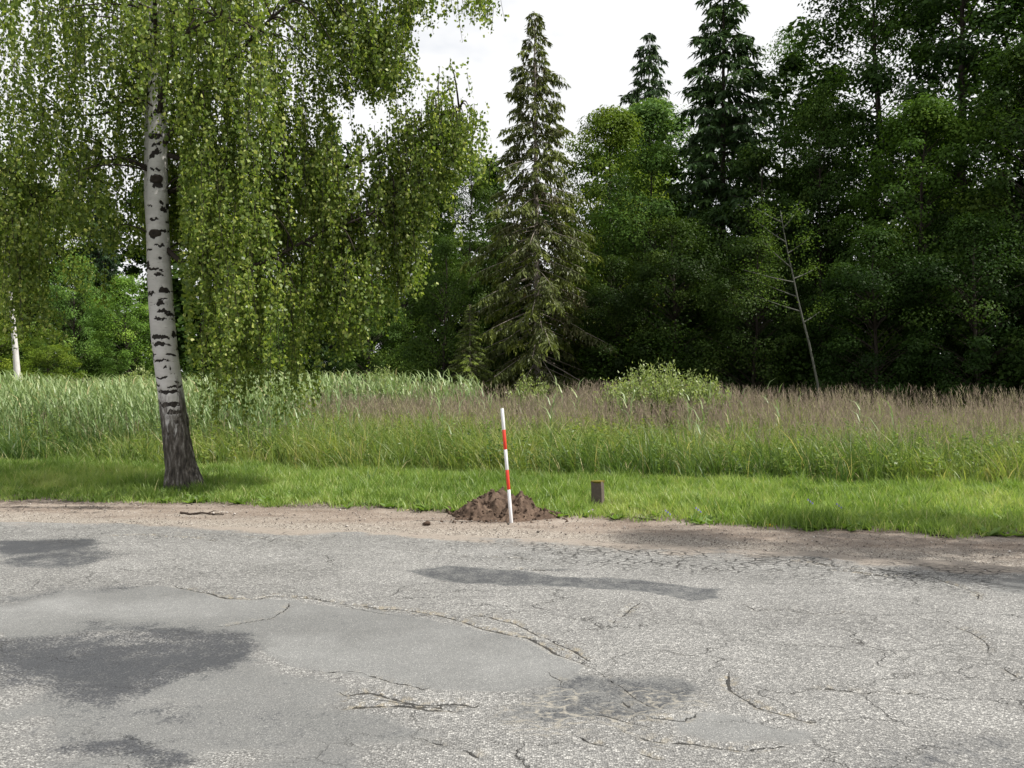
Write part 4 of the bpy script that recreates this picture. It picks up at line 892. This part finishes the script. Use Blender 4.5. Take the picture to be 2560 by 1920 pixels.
# willow shrubs in the meadow
def shrub(name, x, y, w, h, n_st, label):
    r = empty(name, (x, y, -0.05)); tag(r, label, 'shrub')
    st = Geo(); lf = Geo()
    for q in range(n_st):
        a = rng.uniform(0, 6.28); rd = w * 0.5 * math.sqrt(rng.random()); b = np.array([rd * 0.5 * math.cos(a), rd * 0.4 * math.sin(a), 0])
        hh = h * (1 - 0.45 * (rd / (w * 0.5)) ** 2) * rng.uniform(0.55, 1.15); e = np.array([rd * math.cos(a), rd * 0.7 * math.sin(a), hh]) + rng.normal(0, 0.05, 3)
        V, F = tube(bez(b, (b + e) / 2 + [0, 0, 0.1], e, 4), [0.012, 0.009, 0.006, 0.003], 4, False); st.add(V, F)
        m_ = int(70 * hh); f = rng.uniform(0.2, 1.0, m_)[:, None]; P = b + (e - b) * f + rng.normal(0, 0.05, (m_, 3))
        dd = unit(rng.normal(0, 0.6, (m_, 3)) + [0, 0, 0.75]); nr = rvec(m_)
        leaves(lf, P, dd, nr, 0.085 * rng.uniform(.7, 1.2, m_), 0.36, np.clip(0.30 + 0.45 * f[:, 0] + rng.normal(0, 0.14, m_), 0, 1))
    st.build('stems', M['bark_grey'], r); lf.build('foliage', M['willow'], r)
D = 20.5
shrub('willow_shrub', XA(1425, D), D, 3.0, ZA(800, D) + 0.1, 230, 'largest pale green willow shrub in front of the dark wood')
shrub('willow_shrub', XA(1345, D), D + 0.6, 1.2, ZA(825, D)+.1, 70, 'low pale willow shoots at the left of the largest shrub')
shrub('willow_shrub', XA(1510, D), D - 0.3, 1.3, ZA(820, D)+.1, 90, 'low pale willow shoots at the right of the largest shrub')
shrub('willow_shrub', XA(1145, 24), 24, 1.5, ZA(822, 24)+.1, 60, 'small pale willow shrub in the meadow before the thin spruce')
shrub('willow_shrub', XA(825, 27), 27, 1.5, ZA(800, 27)+.1, 60, 'small pale willow shrub right of the lowest birch twigs')
shrub('willow_shrub', XA(310, 26), 26, 1.6, ZA(800, 26)+.1, 60, 'small yellowish willow shrub among reeds left of the birch trunk')

# ------------------------------------------------------------------ ranging pole
def mat_simple(name, colr, rough, nscale=30.0, var=0.25, spec=0.4):
    m = Mat(name); n_ = m.noise(m.co(), nscale, 4, 0.6)
    c = m.mix(n_, tuple(v * (1 - var) for v in colr), tuple(min(1, v * (1 + var)) for v in colr))
    return m.done(m.principled(c, rough, n_, 0.15, 0.002, spec))
M['white_paint'] = mat_simple('white_paint', (0.72, 0.72, 0.74), 0.32, 25, 0.10, 0.5)
M['red_paint'] = mat_simple('red_paint', (0.62, 0.045, 0.025), 0.35, 25, 0.14, 0.5)
M['steel'] = mat_simple('steel_tip', (0.42, 0.42, 0.42), 0.4, 40, 0.2, 0.6)
pb = G(1105, 1131); pole = empty('ranging_pole', (pb[0], pb[1], -0.012)); pole.rotation_euler = (R(-1.5), R(-4.7), 0)
tag(pole, 'red and white banded ranging pole leaning in front of the soil heap', 'pole')
def rod(z0, z1, r0, r1, name, mat, seg=20):
    g = Geo(); zz = np.array([z0, z0 + 0.002, z1 - 0.002, z1]); V, F = tube(np.stack([zz * 0, zz * 0, zz], -1), [r0 - 0.001, r0, r1, r1 - 0.001], seg)
    F.append(np.arange(seg)[::-1][None]); g.add(V, F); return g.build(name, mat, pole, True)
seglen = 0.2; zt = 1.175
cuts = [zt, zt - .215, zt - .415, zt - .622, zt - .822, 0.0]
for i in range(5):
    o = rod(cuts[i + 1] + 0.0005, cuts[i] - 0.0005, 0.0172, 0.0172, 'band', M['white_paint'] if i % 2 == 0 else M['red_paint'])
    o['label'] = ('white band' if i % 2 == 0 else 'red band') + ' of the pole'
rod(zt, zt + 0.006, 0.0150, 0.0145, 'cap', M['steel'])
rod(-0.12, -0.001, 0.002, 0.0168, 'tip', M['steel'])

# ------------------------------------------------------------------ stone post
m = Mat('post_concrete'); co = m.co(); n1 = m.noise(co, 18, 5, 0.65); n2 = m.noise(co, 60, 3, 0.6)
a = m.mix(n1, (0.055, 0.045, 0.037), (0.15, 0.122, 0.105)); a = m.mix(m.step(n2, 0.6, 0.75), a, (0.15, 0.13, 0.115))
M['post'] = m.done(m.principled(a, 0.9, m.math('ADD', n1, m.math('MULTIPLY', n2, 0.4)), 0.6, 0.01, 0.15))
m = Mat('moss'); n1 = m.noise(m.co(), 60, 4, 0.6)
M['moss'] = m.done(m.principled(m.mix(n1, (0.06, 0.055, 0.014), (0.18, 0.15, 0.028)), 0.95, n1, 0.8, 0.01, 0.1))
pp = (XA(1293, 9.95), 9.95); post = empty('boundary_post', (pp[0], pp[1], -0.05), R(-24)); post.rotation_euler[1] = R(-2)
tag(post, 'short square weathered post with mossy top in the mown grass', 'post')
def rough_box(w, d, h, name, mat, z0, nseg=9, amp=0.002, bev=0.005, parent=None):
    g = Geo(); zz = np.concatenate([[0], np.linspace(0.02, h - bev, nseg), [h - bev * 0.3, h]])
    pr = []; k = 6
    for (sx, sy) in ((1, -1), (1, 1), (-1, 1), (-1, -1)):
        a0 = {(1, -1): -90, (1, 1): 0, (-1, 1): 90, (-1, -1): 180}[(sx, sy)]
        for t in np.linspace(0, 90, 4): pr.append((sx * (w / 2 - bev) + bev * math.cos(R(a0 + t)), sy * (d / 2 - bev) + bev * math.sin(R(a0 + t))))
    dense = []
    for a, b in zip(pr, pr[1:] + pr[:1]):
        n_ = max(1, int(math.hypot(b[0] - a[0], b[1] - a[1]) / 0.02))
        for q in range(n_): dense.append((a[0] + (b[0] - a[0]) * q / n_, a[1] + (b[1] - a[1]) * q / n_))
    dn = np.array(dense); s = len(dn); V = []
    for i, z in enumerate(zz):
        sc = 1 - (0.05 if i == len(zz) - 1 else 0)
        nz = 1 + amp / w * 4 * (vnoise(np.arange(s) * 0.45, np.full(s, z * 22.0), 4) - 0.5)
        V.append(np.stack([dn[:, 0] * sc * nz, dn[:, 1] * sc * nz, np.full(s, z0 + z) + (0.006 * (vnoise(dn[:, 0] * 40, dn[:, 1] * 40, 6) - 0.5) if i > len(zz) - 3 else 0)], -1))
    V = np.concatenate(V + [np.array([[0, 0, z0 + h + 0.003]])]); i = np.arange(len(zz) - 1)[:, None] * s; j = np.arange(s)[None]; k = (j + 1) % s
    top = (len(zz) - 1) * s; jj = np.arange(s)
    g.add(V, [np.stack([i + j, i + k, i + s + k, i + s + j], -1).reshape(-1, 4), np.stack([top + jj, top + (jj + 1) % s, np.full(s, len(V) - 1)], -1)])
    return g.build(name, mat, parent or post, False)
rough_box(0.122, 0.10, 0.345, 'shaft', M['post'], 0.0)
rough_box(0.124, 0.102, 0.022, 'moss_cap', M['moss'], 0.333, 3, 0.012, 0.008)

# ------------------------------------------------------------------ soil heap
m = Mat('fresh_soil'); co = m.co(); n1 = m.noise(co, 9, 5, 0.65); n2 = m.noise(co, 55, 4, 0.65)
a = m.ramp(n1, [(0.3, (0.045, 0.031, 0.023)), (0.55, (0.105, 0.074, 0.056)), (0.75, (0.185, 0.135, 0.10))]); a = m.mix(m.step(n2, 0.62, 0.74), a, (0.21, 0.14, 0.085))
M['soil'] = m.done(m.principled(a, 0.95, n2, 0.8, 0.012, 0.1))
DH = 9.38; hx = XA(1085, DH)
heap = empty('soil_heap', (hx, DH, 0.0)); tag(heap, 'heap of freshly dug brown soil on the gravel shoulder', 'soil heap')
gx = np.linspace(-0.66, 0.72, 130); gy = np.linspace(-0.42, 0.42, 80); X, Y = np.meshgrid(gx, gy)
def bump(cx, cy, rx, ry, h, p=1.4): return h * np.clip(1 - ((np.abs(X - cx) / rx) ** p + (np.abs(Y - cy) / ry) ** p), 0, 1) ** 0.8
H = np.maximum.reduce([bump(-0.05, 0.08, 0.42, 0.36, 0.235), bump(0.20, 0.02, 0.24, 0.30, 0.19), bump(-0.26, 0.0, 0.28, 0.26, 0.13), bump(0.44, -0.12, 0.18, 0.14, 0.055), bump(0.02, -0.18, 0.55, 0.2, 0.055), bump(0.1, -0.1, 0.3, 0.26, 0.13)])
sup = sstep(0.0, 0.05, H)
cl = np.abs(fbm(X * 9 + 3, Y * 9, 4, 5) - 0.5) * 2; H = H + sup * (0.10 * (fbm(X * 11, Y * 11, 5, 8) - 0.42) + 0.085 * (0.33 - cl)) + 0.01 * (fbm(X * 40, Y * 40, 2, 3) - 0.5) * sup
H = H + sup * 0.05 * (np.round(fbm(X * 16 + 4, Y * 16, 2, 23) * 5) / 5 - 0.5)
H = np.where(H > 0.004, H, -0.03)
g = Geo(); g.add(np.stack([X, Y, H], -1), [gridF(80, 130)]); g.build('mound', M['soil'], heap, True)
def clod_mesh(seed):
    r_ = np.random.default_rng(seed); n_, s_ = 6, 9; V = [[0, 0, 0.75]]; 
    for i in range(1, n_):
        ph = math.pi * i / n_
        for j in range(s_):
            a_ = 2 * math.pi * (j + 0.5 * (i % 2)) / s_; rr_ = r_.uniform(0.5, 1.3)
            V.append([rr_ * math.sin(ph) * math.cos(a_), rr_ * math.sin(ph) * math.sin(a_) * 0.85, rr_ * math.cos(ph) * 0.72])
    V.append([0, 0, -0.7]); V = np.array(V); F3 = []; F4 = []
    for j in range(s_):
        F3.append([0, 1 + j, 1 + (j + 1) % s_]); b = 1 + (n_ - 2) * s_; F3.append([b + (j + 1) % s_, b + j, len(V) - 1])
        for i in range(n_ - 2): F4.append([1 + i * s_ + j, 1 + (i + 1) * s_ + j, 1 + (i + 1) * s_ + (j + 1) % s_, 1 + i * s_ + (j + 1) % s_])
    g = Geo(); g.add(V, [np.array(F3), np.array(F4)]); me = g.mesh('clod'); me.materials.append(M['soil']); return me
CL = [clod_mesh(s) for s in range(5)]
def put_clod(name, x, y, z, s, parent=None):
    o = bpy.data.objects.new(name, CL[int(rng.integers(5))]); col.objects.link(o); o.parent = parent
    o.location = (x, y, z); o.scale = (s * rng.uniform(.9, 1.3), s, s * rng.uniform(.75, 1.05)); o.rotation_euler = tuple(rng.uniform(0, 6.28, 3)); return o
for q in range(260):
    a = rng.uniform(-0.62, 0.74); b = rng.uniform(-0.44, 0.18); h_ = H[np.argmin(np.abs(gy - b)), np.argmin(np.abs(gx - a))]
    if h_ < 0.01 and rng.random() < 0.5: continue
    if h_ < 0: h_ = 0
    s = rng.uniform(0.007, 0.020) * (1.4 if rng.random() < 0.2 else 1.0); put_clod('clod', a, b, h_ + s * 0.25, s, heap)
for a, s in ((-0.12, .03), (-0.03, 0.036), (-0.18, .026), (0.26, .03), (0.2, 0.025), (-0.3, .025)):
    b = 0.03; h_ = H[np.argmin(np.abs(gy - b)), np.argmin(np.abs(gx - a))]; put_clod('clod', a, b, max(h_, 0) - s * 0.2, s, heap)
for (x_, y_, s, lab) in ((971, 1107, 0.05, 'lone dark soil clod just left of the heap'), (921, 1136, 0.045, 'flat reddish clod on the gravel farther left of the heap'), (1205, 1117, 0.05, 'dark clod at the right foot of the heap'), (1325, 1121, 0.04, 'dark clod beside the grass right of the heap')):
    p = G(x_, y_); o = put_clod('soil_clod', p[0], p[1], s * 0.4, s); tag(o, lab, 'soil clod', 'clods lying around the heap')

# ------------------------------------------------------------------ small things at the road edge
m = Mat('dead_wood'); n1 = m.noise(m.scaled(m.co(), (3, 30, 30)), 4, 4, 0.6); M['stick'] = m.done(m.principled(m.mix(n1, (0.02, 0.015, 0.012), (0.07, 0.055, 0.045)), 0.9, n1, 0.5, 0.004, 0.1))
def stick(x0, y0, x1, y1, rad, lab):
    a = G(x0, y0); b = G(x1, y1); r = empty('stick', ((a[0] + b[0]) / 2, (a[1] + b[1]) / 2, 0.0)); tag(r, lab, 'stick', 'sticks on the road edge')
    n_ = 9; t = np.linspace(-0.5, 0.5, n_); d = b - a
    P = np.stack([d[0] * t, d[1] * t + rng.normal(0, 0.012, n_), 0.018 + rng.normal(0, 0.004, n_)], -1)
    g = Geo(); V, F = tube(P, rad * np.linspace(1, 0.5, n_), 7); g.add(V, F); g.build('shaft', M['stick'], r, True)
    g = Geo(); V, F = tube(np.stack([P[5], P[5] + [0.05, 0.04, 0.02], P[5] + [0.1, 0.06, 0.015]]), [rad * .5, rad * .4, rad * .2], 5); g.add(V, F); g.build('twig', M['stick'], r, True)
stick(388, 1112, 482, 1115, 0.014, 'dark dead stick on the gravel in front of the birch')
stick(2010, 1160, 2060, 1165, 0.008, 'thin dead twig by the grass edge at far right')
stick(1370, 1123, 1420, 1128, 0.012, 'dark bark strip at the grass edge right of the heap')

M['yellow'] = mat_simple('yellow_leaf', (0.50, 0.33, 0.03), 0.6, 60, 0.3, 0.2); M['pale'] = mat_simple('pale_dry_leaf', (0.36, 0.28, 0.17), 0.7, 60, 0.3, 0.2)
M['plastic'] = mat_simple('white_plastic', (0.7, 0.68, 0.72), 0.25, 40, 0.1, 0.6); M['violet'] = mat_simple('violet_print', (0.22, 0.10, 0.28), 0.3, 40, 0.2, 0.5)
M['blue'] = mat_simple('bluebell_petal', (0.13, 0.11, 0.30), 0.6, 60, 0.25, 0.2)
# crumpled wrapper
w = G(1272, 1112); wr = empty('crumpled_wrapper', (w[0], w[1], 0.004), 0.4); tag(wr, 'tiny crumpled white and violet wrapper at the grass edge', 'litter')
g = Geo(); n_ = 7; X, Y = np.meshgrid(np.linspace(-1, 1, n_), np.linspace(-1, 1, n_)); r_ = np.random.default_rng(2)
g.add(np.stack([X * 0.045 + r_.normal(0, .006, X.shape), Y * 0.03 + r_.normal(0, .006, X.shape), 0.012 + 0.03 * r_.random(X.shape) * (1.2 - np.abs(X))], -1), [gridF(n_, n_)]); g.build('foil', M['plastic'], wr)
g = Geo(); g.add(np.stack([0.03 + X * 0.02, -0.02 + Y * 0.015, 0.035 + 0.02 * r_.random(X.shape)], -1), [gridF(n_, n_)]); g.build('printed_corner', M['violet'], wr)
# fallen leaves: cupped shapes
def leaf_mesh(mat):
    g = Geo(); V = []; n_ = 7
    for i in range(n_):
        t = i / (n_ - 1); wv_ = 0.42 * math.sin(math.pi * min(0.999, t * 0.93 + 0.05)) ** 0.8
        V += [[t - .5, -wv_, 0.12 * wv_ + 0.15 * (t - .5) ** 2], [t - .5, 0, 0.02 + 0.15 * (t - .5) ** 2], [t - .5, wv_, 0.14 * wv_ + 0.15 * (t - .5) ** 2]]
    g.add(np.array(V), [gridF(n_, 3)]); me = g.mesh('fallen_leaf', True); me.materials.append(mat); return me
LY, LP = leaf_mesh(M['yellow']), leaf_mesh(M['pale'])
for i, (x_, y_, s, me) in enumerate(((1664, 1140, .07, LY), (1645, 1138, .05, LY), (1683, 1137, .05, LY), (1748, 1146, .05, LY), (1466, 1107, 0.04, LY), (2035, 1163, .05, LP), (1010, 1100, .05, LP), (505, 1086, .06, LP), (810, 1100, .05, LP), (600, 1098, 0.05, LP), (1220, 1122, 0.06, LP), (880, 1106, 0.04, LP))):
    p = G(x_, y_); o = bpy.data.objects.new('fallen_leaf', me); col.objects.link(o); o.location = (p[0], p[1], 0.018); o.scale = (s, s, s); o.rotation_euler = (rng.normal(0, .3), rng.normal(0, .3), rng.uniform(0, 6.28))
    tag(o, ['largest yellow leaf at the grass edge right of the post', 'yellow leaf just left of the largest yellow leaf', 'yellow leaf just right of the largest yellow leaf', 'yellow leaf farthest right on the gravel edge', 'yellow leaf nearest the mossy post', 'pale dry leaf by the thin twig at far right', 'pale dry leaf in the grass edge left of the soil heap', 'pale dry leaf below and right of the birch trunk foot', 'pale dry leaf midway between birch and soil heap', 'pale dry leaf second from the birch along the edge', 'pale dry leaf against right foot of the soil heap', 'smallest pale dry leaf left of the lone clod'][i], 'leaf', 'fallen leaves on the road edge')
# bluebells in the grass
for x_, y_, h_, lab in ((1503, 1118, .16, 'small blue flower at the grass edge nearest the post'), (1745, 1112, .22, 'blue flower in taller grass right of the yellow leaves'), (1808, 1118, .20, 'pair of blue bells farthest right in the verge grass'), (1437, 1117, .13, 'faint blue flower just right of the post foot')):
    p = G(x_, y_ + 12); r = empty('bluebell', (p[0], p[1], 0)); tag(r, lab, 'flower', 'blue flowers in the verge')
    g = Geo(); V, F = tube(bez((0, 0, 0), (0.01, 0, h_ * .6), (0.03, 0.0, h_), 5), 0.002, 4); g.add(V, F, 0.4); g.build('stalk', M['verge'], r)
    for q in range(3):
        a = np.linspace(0, 2 * np.pi, 10, endpoint=False); V = []
        for rr_, zz_ in ((0.003, 0), (0.010, -0.008), (0.012, -0.02), (0.018, -0.028)): V.append(np.stack([rr_ * np.cos(a), rr_ * np.sin(a), np.full(10, zz_)], -1))
        i = np.arange(3)[:, None] * 10; j = np.arange(10)[None]; k = (j + 1) % 10
        g = Geo(); g.add(np.concatenate(V), [np.stack([i + j, i + k, i + 10 + k, i + 10 + j], -1).reshape(-1, 4)]); o = g.build('bell', M['blue'], r, True); o.location = (0.03 + 0.022 * (q - 1), rng.uniform(-.01, .01), h_ - 0.018 * q); o.scale = (.6, .6, .6)

# leafy herb clumps
for x_, y_, D, h_, lab in ((1500, 985, 14.2, 0.85, 'broad-bladed reed clump standing out of the meadow right of the pole'), (795, 1058, 12.0, 0.30, 'single young reed tuft in the mown grass right of the birch')):
    r = empty('reed_clump', (XA(x_, D), D, -0.02)); tag(r, lab, 'reeds'); g = Geo(); n_ = 16 if h_ > .5 else 7
    ang = rng.uniform(0, 6.28, n_); ln = rng.uniform(0.1, 0.55, n_)
    blades(g, np.stack([rng.normal(0, .09 * h_, n_), rng.normal(0, .07 * h_, n_), np.zeros(n_)], -1), h_ * rng.uniform(.6, 1.1, n_), 0.022 if h_ > .5 else 0.014, np.stack([np.cos(ang) * ln, np.sin(ang) * ln], -1), np.clip(rng.normal(.6, .2, n_), 0, .92), 4, 0.1); g.build('blades', M['reed'], r)
# loose grit (stuff)
m = Mat('grit'); M['grit'] = m.done(m.principled(m.ramp(m.attr('tint'), [(0, (0.05, 0.045, 0.04)), (0.5, (0.20, 0.17, 0.15)), (1, (0.48, 0.45, 0.42))]), 0.85))
g = Geo(); n = 5200; x = rng.uniform(-7.5, 6, n); t = rng.beta(1.5, 1.6, n); y = asphalt_edge(x) - 0.35 + (grass_edge(x) - asphalt_edge(x) + 0.4) * t
s = rng.uniform(0.003, 0.010, n) * (1 + 1.0 * (rng.random(n) < 0.03)); dirs = np.array([[1, 0, 0], [0, 1, 0], [-1, 0, 0], [0, -1, 0], [0, 0, .7], [0, 0, -.7]])
V = np.stack([x, y, 0.016 + 0 * x], -1)[:, None] + dirs[None] * s[:, None, None] * rng.uniform(.6, 1.2, (n, 6, 1)); b = np.arange(n)[:, None] * 6
g.add(V.reshape(-1, 3), [np.concatenate([b + q, b + (q + 1) % 4, b + 4], 1) for q in range(4)] + [np.concatenate([b + (q + 1) % 4, b + q, b + 5], 1) for q in range(4)], np.repeat(np.clip(rng.normal(.5, .25, n), 0, 1), 6))
tag(g.build('loose_grit', M['grit']), 'loose grit and pebbles scattered along the sandy shoulder', 'gravel', kind='stuff')
